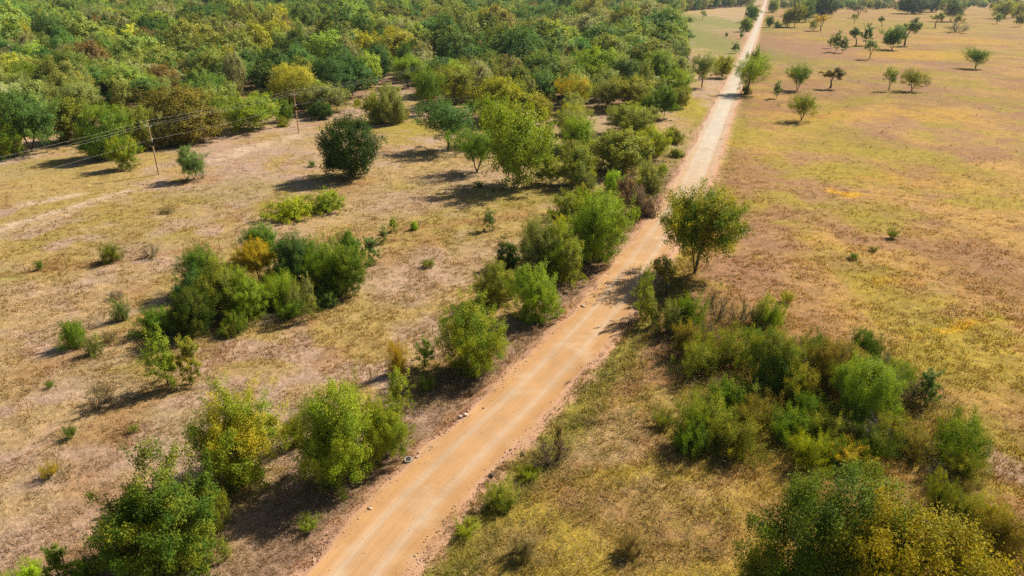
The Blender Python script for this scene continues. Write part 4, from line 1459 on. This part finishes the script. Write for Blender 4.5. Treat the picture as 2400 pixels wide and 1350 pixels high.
    for nm, typ, data in (('tint', 'FLOAT_COLOR', np.hstack([cols[rest], gold[rest][:, None]])), ('scl', 'FLOAT_VECTOR', scl),
                          ('rot', 'FLOAT', rng.uniform(0, 6.283, len(rest))), ('idx', 'INT', ids)):
        at = me.attributes.new(nm, typ, 'POINT')
        at.data.foreach_set({'FLOAT_COLOR': 'color', 'FLOAT_VECTOR': 'vector'}.get(typ, 'value'),
                            np.asarray(data, np.int32 if typ == 'INT' else np.float32).ravel())
    me.materials.append(M_WOODLAND)
    wood = link('woodland', me)
    tag(wood, 'closed mixed woodland stretching to the horizon behind the fields', 'woodland', kind='stuff')
    ng = bpy.data.node_groups.new('woodland_trees', 'GeometryNodeTree')
    ng.interface.new_socket('Geometry', in_out='INPUT', socket_type='NodeSocketGeometry')
    ng.interface.new_socket('Geometry', in_out='OUTPUT', socket_type='NodeSocketGeometry')
    N = ng.nodes.new
    gi, go = N('NodeGroupInput'), N('NodeGroupOutput')
    g2i = N('GeometryNodeGeometryToInstance')
    first = {}
    for o in bpy.data.objects:
        if o.type == 'MESH' and o.parent: first.setdefault(o.data.name, o)
    chain = []
    for p in protos:
        join = N('GeometryNodeJoinGeometry')
        for m, leafy in ((PROTO[p][0], False), (PROTO[p][1], True)):
            src = first.get(m.name)
            oi = N('GeometryNodeObjectInfo')
            oi.inputs['Object'].default_value = src
            g = oi.outputs['Geometry']
            if leafy:
                sm = N('GeometryNodeSetMaterial')
                sm.inputs['Material'].default_value = M_WOODLAND
                ng.links.new(g, sm.inputs['Geometry'])
                g = sm.outputs[0]
            ng.links.new(g, join.inputs[0])
        chain.append(join)
    for j in reversed(chain):
        ng.links.new(j.outputs[0], g2i.inputs[0])
    iop = N('GeometryNodeInstanceOnPoints')

    def na(name, typ):
        a = N('GeometryNodeInputNamedAttribute')
        a.data_type = typ
        a.inputs['Name'].default_value = name
        return a.outputs['Attribute']
    m2p = N('GeometryNodeMeshToPoints')
    ng.links.new(gi.outputs[0], m2p.inputs[0])
    ng.links.new(m2p.outputs[0], iop.inputs['Points'])
    ng.links.new(g2i.outputs[0], iop.inputs['Instance'])
    iop.inputs['Pick Instance'].default_value = True
    ng.links.new(na('idx', 'INT'), iop.inputs['Instance Index'])
    cx = N('ShaderNodeCombineXYZ')
    ng.links.new(na('rot', 'FLOAT'), cx.inputs[2])
    ng.links.new(cx.outputs[0], iop.inputs['Rotation'])
    ng.links.new(na('scl', 'FLOAT_VECTOR'), iop.inputs['Scale'])
    ng.links.new(iop.outputs[0], go.inputs[0])
    md = wood.modifiers.new('trees', 'NODES')
    md.node_group = ng
    missing = [p for p in protos if PROTO[p][1].name not in first]
    print('woodland: singles', n_single, 'rest', len(rest), 'missing protos', missing)


build_woodland()


# ------------------------------------------------------------------ grass, weeds and undergrowth
TALL_POLY = poly_px([(960, 1362), (1120, 1180), (1350, 905), (1470, 800), (1540, 800), (1570, 1050), (1690, 1090), (1760, 1362)])
THICKET_POLY = poly_px([(1545, 770), (1700, 735), (1850, 745), (1850, 800), (2050, 840), (2200, 905), (2330, 1050), (2250, 1140), (2290, 1220), (2420, 1230), (2420, 1370),
                        (1760, 1370), (1790, 1150), (1600, 1060), (1570, 900)])
GROVE_POLY = poly_px([(310, 790), (420, 800), (640, 775), (840, 690), (850, 640), (780, 610), (600, 640), (480, 660), (420, 740)])
ROW_POLY = poly_px([(1140, 715), (1260, 745), (1340, 660), (1450, 590), (1550, 470), (1590, 380), (1500, 330), (1340, 350), (1300, 480), (1200, 600)])
ROADROW = [tuple(ground_at(*p)) for p in ((150, 1345), (565, 1140), (800, 1125), (935, 945), (1105, 868))]


def build_grass():
    rng = np.random.default_rng(5)
    n = 132000
    # even cover near the camera, thinning with distance
    r = np.exp(rng.uniform(math.log(30), math.log(190), n))
    th = np.radians(rng.uniform(-50, 50, n))
    x, y = r * np.sin(th), r * np.cos(th)
    dep = depth_of(x, y)
    px = 1200 + x / dep * FPX
    k = (px > -150) & (px < 2550)
    x, y, r = x[k], y[k], r[k]
    off = road_offset(x, y)
    a = np.abs(off)
    edge = 3.45 + (fbm(x / 2.2, y / 2.2, 401) - .5) * 2.4
    k = a > edge
    x, y, r, off, a = x[k], y[k], r[k], off[k], a[k]
    col = ground_col(x, y, off)
    tall = in_poly(x, y, TALL_POLY)
    thick = in_poly(x, y, THICKET_POLY)
    dens = fbm(x / 2.6, y / 2.6, 411)
    bare = sstep(.40, .52, dens + (tall | thick) * .25 + (a < 9) * .12)
    k = rng.uniform(0, 1, len(x)) < (.18 + .82 * bare) * np.where(tall | thick, .55, 1) * (1 - .85 * sstep(90, 188, r))
    x, y, r, off, a, col, tall, thick, dens = [v[k] for v in (x, y, r, off, a, col, tall, thick, dens)]
    z = ground_z(x, y, off)
    h = (.10 + .22 * dens * rng.uniform(.5, 1.5, len(x))) * (1 + .35 * (a < 9))
    h = np.where(tall, .16 + .55 * sstep(.3, .7, fbm(x / 2, y / 2, 421)) * rng.uniform(.6, 1.3, len(x)), h)
    h = h * np.where((off > 0) & (off < 8) & (y < 100), 1.35, 1)
    h = np.where(thick, .35 + .5 * rng.uniform(0, 1, len(x)), h)
    h *= np.clip(r / 60, .8, 1.15)
    nb = 7
    m = len(x)
    az = rng.uniform(0, 6.283, (m, nb))
    lean = rng.uniform(.15, .95, (m, nb)) + (.42 * tall)[:, None]
    L = h[:, None] * rng.uniform(.6, 1.25, (m, nb))
    wdt = (.016 + .010 * rng.uniform(0, 1, (m, nb))) * np.clip(r / 40, .9, 2.6)[:, None] * (1 + .3 * tall[:, None])
    spread = (.06 + .16 * rng.uniform(0, 1, (m, nb))) * np.clip(r / 60, .8, 1.8)[:, None]
    bx = x[:, None] + np.cos(az) * spread
    by = y[:, None] + np.sin(az) * spread
    a2 = az + rng.normal(0, .7, (m, nb))
    tx = bx + np.cos(a2) * L * np.sin(lean)
    ty = by + np.sin(a2) * L * np.sin(lean)
    tz = z[:, None] + L * np.cos(lean)
    sx, sy = -np.sin(a2) * wdt, np.cos(a2) * wdt
    zb = np.repeat(z[:, None] - .02, nb, 1)
    V = np.stack([np.stack([bx - sx, by - sy, zb], -1), np.stack([bx + sx, by + sy, zb], -1), np.stack([tx, ty, tz], -1)], 2).reshape(-1, 3)
    F = np.arange(len(V)).reshape(-1, 3)
    c = col * (0.95 + .35 * rng.uniform(-.5, .5, (m, 1)))
    straw = srgb(228, 196, 146) * .78
    col = col * np.where(tall | thick, 1.7, 1.08)[:, None]
    s = (rng.uniform(0, 1, m) < .22)[:, None]
    c = np.where(s, c * .5 + straw * .5, c)
    g = (rng.uniform(0, 1, m) < .05 + .13 * tall + .08 * thick + .45 * ((off > 0) & (off < 7.5) & (y < 85)))[:, None]
    c = np.where(g, c * .45 + np.array([.17, .175, .03]) * .55, c)
    o = (tall & (fbm(x / 3, y / 3, 431) > .5))[:, None]
    c = np.where(o, c * .6 + srgb(182, 160, 66) * .4 * .8, c)
    cf = np.repeat(c, nb, 0)
    sh = rng.uniform(0, 1, m * nb)
    me = mesh_np('dry_grass', V, F, M_GRASS, [('col', 'FLOAT_COLOR', 'FACE', cf), ('shade', 'FLOAT', 'FACE', sh)])
    tag(link('dry_grass', me), 'short dry straw and yellow green grass tufts covering the fields', 'grass', kind='stuff')
    print('grass tufts', m)


def leafy_scatter(name, label, cat, pts, hts, cols, per, leaf, seed, spread=.30):
    """Low leafy growth nobody could count: small clumps of leaves on thin stalks, one mesh."""
    rng = np.random.default_rng(seed)
    k = np.repeat(np.arange(len(pts)), per)
    H = hts[k]
    t = rng.uniform(0, 1, len(k)) ** .8
    R = (H * spread + .05) * (.35 + .65 * np.sin(np.clip(t, .05, 1) * 2.6))
    a = rng.uniform(0, 6.283, len(k))
    q = np.sqrt(rng.uniform(0, 1, len(k)))
    c = np.stack([pts[k, 0] + np.cos(a) * R * q * 1.6, pts[k, 1] + np.sin(a) * R * q * 1.6, pts[k, 2] + H * t], 1)
    nm = rng.normal(0, 1, (len(k), 3)) + UP * .35
    nm /= np.linalg.norm(nm, axis=1, keepdims=True)
    tt = rng.normal(0, 1, (len(k), 3)) + UP * .5
    tt -= nm * (tt * nm).sum(1, keepdims=True)
    tt /= np.linalg.norm(tt, axis=1, keepdims=True)
    ss = np.cross(nm, tt)
    L = (leaf[k] * rng.uniform(.7, 1.4, len(k)))[:, None]
    V = np.stack([c - tt * L * .6, c + ss * L * .28, c + tt * L * .6, c - ss * L * .28], 1).reshape(-1, 3)
    F = np.arange(len(V)).reshape(-1, 4)
    me = mesh_np(name, V, F, M_GRASS, [('col', 'FLOAT_COLOR', 'FACE', cols[k]), ('shade', 'FLOAT', 'FACE', rng.uniform(0, 1, len(k)))])
    return tag(link(name, me), label, cat, kind='stuff')


def scatter_in(poly, n, rng, jitter=0):
    P = np.array(poly)
    lo, hi = P.min(0), P.max(0)
    x = rng.uniform(lo[0], hi[0], n * 3)
    y = rng.uniform(lo[1], hi[1], n * 3)
    k = in_poly(x, y, poly)
    return x[k][:n], y[k][:n]


def build_undergrowth():
    rng = np.random.default_rng(15)
    X, Y, H, C, LF = [], [], [], [], []
    pal = np.array([(.15, .15, .04), (.09, .12, .025), (.20, .15, .07), (.18, .13, .09), (.22, .21, .035), (.14, .15, .07), (.25, .18, .04)])
    for poly, n, h0, h1 in ((THICKET_POLY, 2300, .5, 1.7), (GROVE_POLY, 800, .4, 1.5), (ROW_POLY, 1000, .4, 1.8), (TALL_POLY, 700, .3, .75)):
        x, y = scatter_in(poly, n, rng)
        q = fbm(x / 4, y / 4, 501, 2)
        pk = np.clip(((q + rng.normal(0, .09, len(x)) - .25) / .5 * len(pal)).astype(int), 0, len(pal) - 1)
        X.append(x); Y.append(y)
        H.append(rng.uniform(h0, h1, len(x)) * (.5 + q))
        C.append(pal[pk] * 1.25 * rng.uniform(.8, 1.25, (len(x), 1)))
        LF.append(np.clip(depth_of(x, y) / 60, .9, 2.2) * .075)
    t = rng.uniform(0, len(ROADROW) - 1.001, 520)
    i = t.astype(int)
    P = np.array(ROADROW)
    p = P[i] + (P[i + 1] - P[i]) * (t - i)[:, None] + rng.normal(0, 1.5, (520, 2))
    X.append(p[:, 0]); Y.append(p[:, 1]); H.append(rng.uniform(.3, 1.1, 520))
    C.append(pal[rng.integers(0, len(pal), 520)] * rng.uniform(.8, 1.2, (520, 1)))
    LF.append(np.full(520, .08))
    for (a, b, W, hh) in PLANT_SPOTS:                          # weeds and litter gathering round the foot of each nearer plant
        if depth_of(a, b) > 175: continue
        q = int(4 + 2.2 * min(W, 6))
        ang, rr = rng.uniform(0, 6.283, q), W * .5 * np.sqrt(rng.uniform(.05, 1.5, q))
        X.append(a + np.cos(ang) * rr); Y.append(b + np.sin(ang) * rr)
        H.append(rng.uniform(.15, .55, q) * (1 + .12 * min(hh, 5)))
        C.append(pal[rng.integers(0, len(pal), q)] * rng.uniform(.8, 1.3, (q, 1)))
        LF.append(np.full(q, np.clip(depth_of(a, b) / 60, .9, 2.4) * .075))
    x, y, h, c, lf = np.concatenate(X), np.concatenate(Y), np.concatenate(H), np.vstack(C), np.concatenate(LF)
    off = road_offset(x, y)
    k = np.abs(off) > 4.4
    x, y, h, c, lf, off = x[k], y[k], h[k], c[k], lf[k], off[k]
    z = ground_z(x, y, off)
    leafy_scatter('undergrowth', 'tangled low undergrowth of weeds and seedlings between the bushes', 'undergrowth', np.stack([x, y, z], 1), h, c, 24, lf * 1.15, 16, .42)
    # scattered field weeds
    n = 7500
    r = np.exp(rng.uniform(math.log(35), math.log(330), n))
    th = np.radians(rng.uniform(-46, 46, n))
    x, y = r * np.sin(th), r * np.cos(th)
    off = road_offset(x, y)
    cl = fbm(x / 7, y / 7, 511, 2)
    k = (np.abs(off) > 4.6) & (cl + rng.normal(0, .10, n) > .52)
    x, y, r, off = x[k], y[k], r[k], off[k]
    wp = np.array([(.075, .095, .025), (.10, .11, .035), (.14, .12, .03), (.12, .09, .06), (.19, .15, .06), (.06, .085, .03), (.20, .16, .02), (.30, .23, .12), (.26, .22, .09), (.14, .15, .03)]) * 1.15
    c = wp[rng.integers(0, len(wp), len(x))] * rng.uniform(.75, 1.2, (len(x), 1))
    h = rng.uniform(.18, .62, len(x)) * np.clip(r / 120, .8, 1.7)
    leafy_scatter('field_weeds', 'scattered low weeds dotting the dry fields', 'weeds', np.stack([x, y, ground_z(x, y, off)], 1), h, c, 11,
                  np.clip(r / 70, .9, 3.0) * .075, 17, .5)


build_grass()
build_undergrowth()


# ------------------------------------------------------------------ gravel and stones along the road
def rock_arrays(rng, n):
    """n small faceted stones: squashed octahedra with jittered corners."""
    base = np.array([(1, 0, 0), (0, 1, 0), (-1, 0, 0), (0, -1, 0), (0, 0, 1), (0, 0, -.4), (.7, .7, .35), (-.7, .7, .3), (-.7, -.7, .35), (.7, -.7, .3)], float)
    F = np.array([(4, 0, 6), (4, 6, 1), (4, 1, 7), (4, 7, 2), (4, 2, 8), (4, 8, 3), (4, 3, 9), (4, 9, 0), (5, 6, 0), (5, 1, 6), (5, 7, 1), (5, 2, 7), (5, 8, 2), (5, 3, 8), (5, 9, 3), (5, 0, 9)])
    V = base[None] * rng.uniform(.7, 1.25, (n, 10, 1)) + rng.normal(0, .10, (n, 10, 3))
    return V, F


def build_gravel():
    rng = np.random.default_rng(25)
    n = 6000
    s = np.clip(rng.exponential(55, n) + 4, 4, 215)
    side = rng.choice([-1, 1], n)
    o = side * (3.35 + rng.normal(0, .33, n))
    inner = rng.uniform(0, 1, n) < .05
    o = np.where(inner, rng.uniform(-3, 3, n), o)
    ii = np.searchsorted(ROAD_S, s + 55)
    ii = np.clip(ii, 1, len(ROAD) - 2)
    d = ROAD[ii + 1] - ROAD[ii - 1]
    d /= np.linalg.norm(d, axis=1, keepdims=True)
    p = ROAD[ii] + np.stack([d[:, 1], -d[:, 0]], 1) * o[:, None] + d * rng.uniform(-.3, .3, (n, 1))
    size = np.clip(rng.exponential(.018, n) + .02, .02, .11) * np.where(inner, .55, 1)
    V, F = rock_arrays(rng, n)
    V = V * size[:, None, None] * np.array([1, 1, .65])
    V[:, :, 0] += p[:, :1]
    V[:, :, 1] += p[:, 1:]
    V[:, :, 2] += np.where(np.abs(o) > 3.7, -.06, .07)[:, None]
    pal = np.array([srgb(226, 180, 146), srgb(204, 152, 120), srgb(190, 148, 130), srgb(232, 198, 160), srgb(168, 126, 106)]) * .66
    c = pal[rng.integers(0, 5, n)] * rng.uniform(.8, 1.15, (n, 1))
    FF = (F[None] + (np.arange(n) * 10)[:, None, None]).reshape(-1, 3)
    b = NB('loose_gravel')
    pr = b.n('ShaderNodeBsdfPrincipled')
    b.l(b.attr('col'), pr.inputs['Base Color'])
    pr.inputs['Roughness'].default_value = .9
    pr.inputs['Specular IOR Level'].default_value = .2
    b.l(pr.outputs[0], b.out.inputs['Surface'])
    me = mesh_np('gravel', V.reshape(-1, 3), FF, b.m, [('col', 'FLOAT_COLOR', 'FACE', np.repeat(c, 16, 0))])
    tag(link('gravel', me), 'loose pinkish gravel windrow along both road edges', 'gravel', kind='stuff')


STONES = '''
1088 975 .30 p|largest pale stone on the far verge edge of the road
1078 979 .20 p|pale stone touching the largest pale stone
1367 719 .30 p|flat tan stone on the road edge opposite the shaded sapling
1352 722 .17 p|small tan stone beside the flat tan stone
1132 958 .14 d|dark stone on the verge edge up the road from the largest pale stone
1373 709 .16 d|small dark stone behind the flat tan stone
867 1193 .24 p|pale stone on the road edge down the road from the old tire
982 1064 .16 p|upper tan stone beside the old tire
976 1074 .18 p|lower tan stone beside the old tire
990 1070 .13 p|tan stone on the road side of the stones by the old tire
1152 1115 .26 d|dark flat stone on the green verge edge of the road
1186 1061 .20 p|pale stone at the green verge edge beside the purple brown brush
1197 1056 .17 d|dark stone next to the pale stone on the green verge edge
1224 1063 .30 d|dark clod in the green grass at the road edge
1038 1223 .16 d|small dark stone on the green verge edge lower down
1421 872 .20 p|whitish stone in the grass by the road beside the thicket bend
'''


def build_stones():
    for n, ln in enumerate(STONES.strip().splitlines()):
        f, label = ln.split('|')
        px, py, s, kind = f.split()
        x, y = ground_at(float(px), float(py))
        s = float(s)
        rng = np.random.default_rng(600 + n)
        V, F = rock_arrays(rng, 1)
        V = V[0] * s * np.array([rng.uniform(.8, 1.2), rng.uniform(.7, 1.0), rng.uniform(.5, .75)])
        me = mesh_np('stone', V, F, M_DARKROCK if kind == 'd' else M_ROCK)
        o = link('stone', me, loc=(x, y, float(ground_z(np.array([x]), np.array([y]))[0]) + s * .18 + (.09 if abs(road_offset(np.array([x]), np.array([y]))[0]) < 3.9 else 0)))
        o.rotation_euler = (0, 0, rng.uniform(0, 6))
        tag(o, label, 'stone', 'loose stones along the road')


def build_tyre():
    prof = [(.20, .035), (.21, .015), (.25, .0), (.32, .0), (.345, .02), (.355, .06), (.355, .14), (.345, .18), (.32, .20), (.25, .20), (.21, .185), (.20, .165), (.225, .13), (.30, .12), (.30, .08), (.225, .07)]
    n, m = 40, len(prof)
    V = np.array([(r * math.cos(a), r * math.sin(a), z) for a in np.linspace(0, 2 * math.pi, n, endpoint=False) for r, z in prof])
    i = np.arange(n)[:, None]
    j = np.arange(m)[None, :]
    F = np.stack([i * m + j, ((i + 1) % n) * m + j, ((i + 1) % n) * m + (j + 1) % m, i * m + (j + 1) % m], -1).reshape(-1, 4)
    x, y = ground_at(957, 1080)
    z = float(ground_z(np.array([x]), np.array([y]))[0])
    root = link('old_tire', None, loc=(x, y, z + .03))
    root.rotation_euler = (math.radians(9), math.radians(-6), .4)
    tag(root, 'old sun bleached tire lying flat on the verge beside the road', 'tire')
    link('tire_carcass', mesh_np('tire_carcass', V, F, M_RUBBER, smooth=True), root)
    lug = []
    for k in range(36):
        a = k * math.pi / 18
        c, s = math.cos(a), math.sin(a)
        p = [(.354, -.02, .03), (.354, .02, .04), (.354, .02, .165), (.354, -.02, .155), (.372, -.016, .04), (.372, .016, .05), (.372, .016, .155), (.372, -.016, .145)]
        lug.append([(r * c - t * s, r * s + t * c, zz) for r, t, zz in p])
    lug = np.array(lug).reshape(-1, 3)
    Q = np.array([(4, 5, 6, 7), (0, 4, 7, 3), (1, 2, 6, 5), (0, 1, 5, 4), (3, 7, 6, 2)])
    FF = (Q[None] + (np.arange(36) * 8)[:, None, None]).reshape(-1, 4)
    link('tread', mesh_np('tread', lug, FF, M_RUBBER), root)


# ------------------------------------------------------------------ power line
def box_arrays(c, s, rot=0.0):
    x, y, z = [v / 2 for v in s]
    P = np.array([(-x, -y, -z), (x, -y, -z), (x, y, -z), (-x, y, -z), (-x, -y, z), (x, -y, z), (x, y, z), (-x, y, z)])
    Q = np.array([(0, 3, 2, 1), (4, 5, 6, 7), (0, 1, 5, 4), (1, 2, 6, 5), (2, 3, 7, 6), (3, 0, 4, 7)])
    return P + np.array(c), Q


def build_power_line():
    b1, b2 = ground_at(372, 408), ground_at(700, 310)
    d = (b2 - b1) / np.linalg.norm(b2 - b1)
    span = np.linalg.norm(b2 - b1)
    bases = [b1 - d * span * 1.5, b1, b2, b2 + d * span * 1.9]
    H = float(np.mean([height_at(*b1, 290), height_at(*b2, 210)]))
    ax = np.array([d[1], -d[0]])
    yaw = math.atan2(d[1], d[0])
    labels = ['tan wooden utility pole standing before the woodland beyond the picture edge', 'tan wooden utility pole beside the small grey green round tree',
              'tan wooden utility pole farther up the line, beside the pale bare track', 'tan wooden utility pole hidden among the middle grove trees']
    heads = []
    for b, lab in zip(bases, labels):
        z = float(ground_z(np.array([b[0]]), np.array([b[1]]))[0])
        root = link('utility_pole', None, loc=(b[0], b[1], z))
        root.rotation_euler = (0, 0, yaw)
        tag(root, lab, 'utility pole', 'poles of the power line')
        zz = np.linspace(-.1, H, 9)
        V, F = tube_arrays([(np.stack([zz * 0, zz * 0, zz], 1), np.linspace(.17, .115, 9))], 12)
        link('pole', mesh_np('pole', V, F, M_POLE, smooth=True), root)
        # two white arms rising a little outward, across the line (local y)
        for s in (1, -1):
            pts = np.array([(0, s * .10, H - .85), (0, s * .45, H - .80), (0, s * .80, H - .72), (0, s * .92, H - .66)])
            V, F = tube_arrays([(pts, np.array([.075, .065, .055, .05]))], 8)
            arm = link('crossarm', mesh_np('crossarm', V, F, M_FIBRE, smooth=True), root)
            pts = np.array([(0, s * .92, H - .66), (0, s * .92, H - .58), (0, s * .92, H - .52), (0, s * .92, H - .46), (0, s * .92, H - .40)])
            V, F = tube_arrays([(pts, np.array([.03, .09, .04, .085, .035]))], 8)
            link('insulator', mesh_np('insulator', V, F, M_FIBRE, smooth=True), arm)
        pts = np.array([(0, .02, H - .1), (0, -.10, H + .12), (0, -.18, H + .30)])
        V, F = tube_arrays([(pts, np.array([.045, .04, .035]))], 8)
        br = link('top_bracket', mesh_np('top_bracket', V, F, M_FIBRE, smooth=True), root)
        pts = np.array([(0, -.18, H + .30), (0, -.18, H + .37), (0, -.18, H + .44), (0, -.18, H + .50)])
        V, F = tube_arrays([(pts, np.array([.03, .09, .045, .03]))], 8)
        link('insulator', mesh_np('insulator', V, F, M_FIBRE, smooth=True), br)
        zz = np.array([H * .56, H * .56 + .01, H * .645, H * .645 + .01])
        V, F = tube_arrays([(np.stack([zz * 0, zz * 0, zz], 1), np.array([.10, .175, .168, .10]))], 14)
        link('black_sleeve', mesh_np('black_sleeve', V, F, M_BLACK, smooth=True), root)
        V, F = box_arrays((0, -.19, H * .69), (.14, .16, .30))
        link('neutral_bracket', mesh_np('neutral_bracket', V, F, M_FIBRE), root)
        lat = np.array([-d[1], d[0]])                          # local +y in the world
        heads.append([(b[0] + lat[0] * o, b[1] + lat[1] * o, z + hz) for o, hz in ((-.18, H + .50), (.92, H - .40), (-.92, H - .40), (-.19, H * .69))])
    names = ['top conductor wire strung over the pole tips', 'conductor wire on the far arm ends of the poles', 'conductor wire on the near arm ends of the poles',
             'lower neutral wire strung below the crossarms']
    for k in range(4):
        polys = []
        for h0, h1 in zip(heads[:-1], heads[1:]):
            p0, p1 = np.array(h0[k]), np.array(h1[k])
            t = np.linspace(0, 1, 24)[:, None]
            p = p0 + (p1 - p0) * t
            p[:, 2] -= (np.linalg.norm(p1 - p0) ** 2 / 5200 * 4 * t * (1 - t))[:, 0]
            polys.append((p, np.full(24, .008)))
        V, F = tube_arrays(polys, 5)
        tag(link('power_wire', mesh_np('power_wire', V, F, M_WIRE)), names[k], 'wire', 'wires of the power line')


# ------------------------------------------------------------------ fences of thin steel posts
def build_fence(name, label, path, step, rows):
    P = np.array([ground_at(*p) for p in path])
    s = np.concatenate([[0], np.cumsum(np.linalg.norm(np.diff(P, axis=0), axis=1))])
    t = np.arange(0, s[-1], step)
    rng = np.random.default_rng(zlib.crc32(name.encode()) + len(path))
    q = np.stack([np.interp(t, s, P[:, i]) for i in range(2)], 1)
    z = ground_z(q[:, 0], q[:, 1])
    root = link(name, None, loc=(q[0][0], q[0][1], z[0]))
    tag(root, label, 'fence')
    o = np.array([q[0][0], q[0][1], z[0]])
    Va, Fa = box_arrays((0, 0, .62), (.06, .012, 1.34))
    Vb, Fb = box_arrays((0, .022, .62), (.012, .032, 1.34))
    me = mesh_np('fence_post', np.vstack([Va, Vb]), np.vstack([Fa, Fb + 8]), M_STEEL)
    for a, zz in zip(q, z):
        po = link('post', me, root, (a[0] - o[0], a[1] - o[1], zz - o[2]))
        po.rotation_euler = (rng.normal(0, .03), rng.normal(0, .03), rng.uniform(0, 6))
    for hgt in rows:
        pts = np.stack([q[:, 0], q[:, 1], z + hgt], 1) - o
        V, F = tube_arrays([(pts, np.full(len(pts), .003))], 3)
        link('wire', mesh_np('fence_wire', V, F, M_STEEL), root)


def build_fallen_branch():
    x, y = ground_at(2038, 1060)
    z = float(ground_z(np.array([x]), np.array([y]))[0])
    bm = PROTO['dead_branch_0'][0]
    o = link('fallen_branch', bm.copy(), loc=(x, y, z + 1.0))
    o.data.materials.clear()
    o.data.materials.append(M_DEADWOOD)
    o.rotation_euler = (math.radians(-38), math.radians(28), .6)
    o.scale = (1.0, 1.0, 1.15)
    tag(o, 'grey leafless fallen branch lying in the middle of the big thicket', 'branch')


build_gravel()
build_stones()
build_tyre()
build_power_line()
build_fence('wire_fence', 'thin steel post and wire fence along the far verge of the road', [(150, 1318), (480, 1120), (905, 868), (953, 828), (1000, 795), (1130, 700), (1330, 560)], 3.6, (.35, .7, 1.05))
build_fence('wire_fence', 'thin steel post and wire fence crossing the field above the grove', [(-40, 648), (255, 619), (420, 589), (900, 544), (1235, 508)], 5.0, (.35, .7, 1.05))
build_fallen_branch()


# ------------------------------------------------------------------ thin summer haze
def build_haze():
    me = bpy.data.meshes.new('haze')
    x, y0, y1, z0, z1 = 11500, -11500, 11500, -3.0, 42.0
    V = [(-x, y0, z0), (x, y0, z0), (x, y1, z0), (-x, y1, z0), (-x, y0, z1), (x, y0, z1), (x, y1, z1), (-x, y1, z1)]
    me.from_pydata(V, [], [(0, 3, 2, 1), (4, 5, 6, 7), (0, 1, 5, 4), (1, 2, 6, 5), (2, 3, 7, 6), (3, 0, 4, 7)])
    b = NB('haze_air')
    v = b.n('ShaderNodeVolumePrincipled')
    v.inputs['Color'].default_value = (.80, .90, 1.0, 1)
    v.inputs['Density'].default_value = HAZE_DENSITY
    v.inputs['Anisotropy'].default_value = .35
    b.l(v.outputs[0], b.out.inputs['Volume'])
    me.materials.append(b.m)
    tag(link('haze', me), 'thin pale air over the far woodland', 'haze', kind='stuff')


HAZE_DENSITY = 0.00005
build_haze()
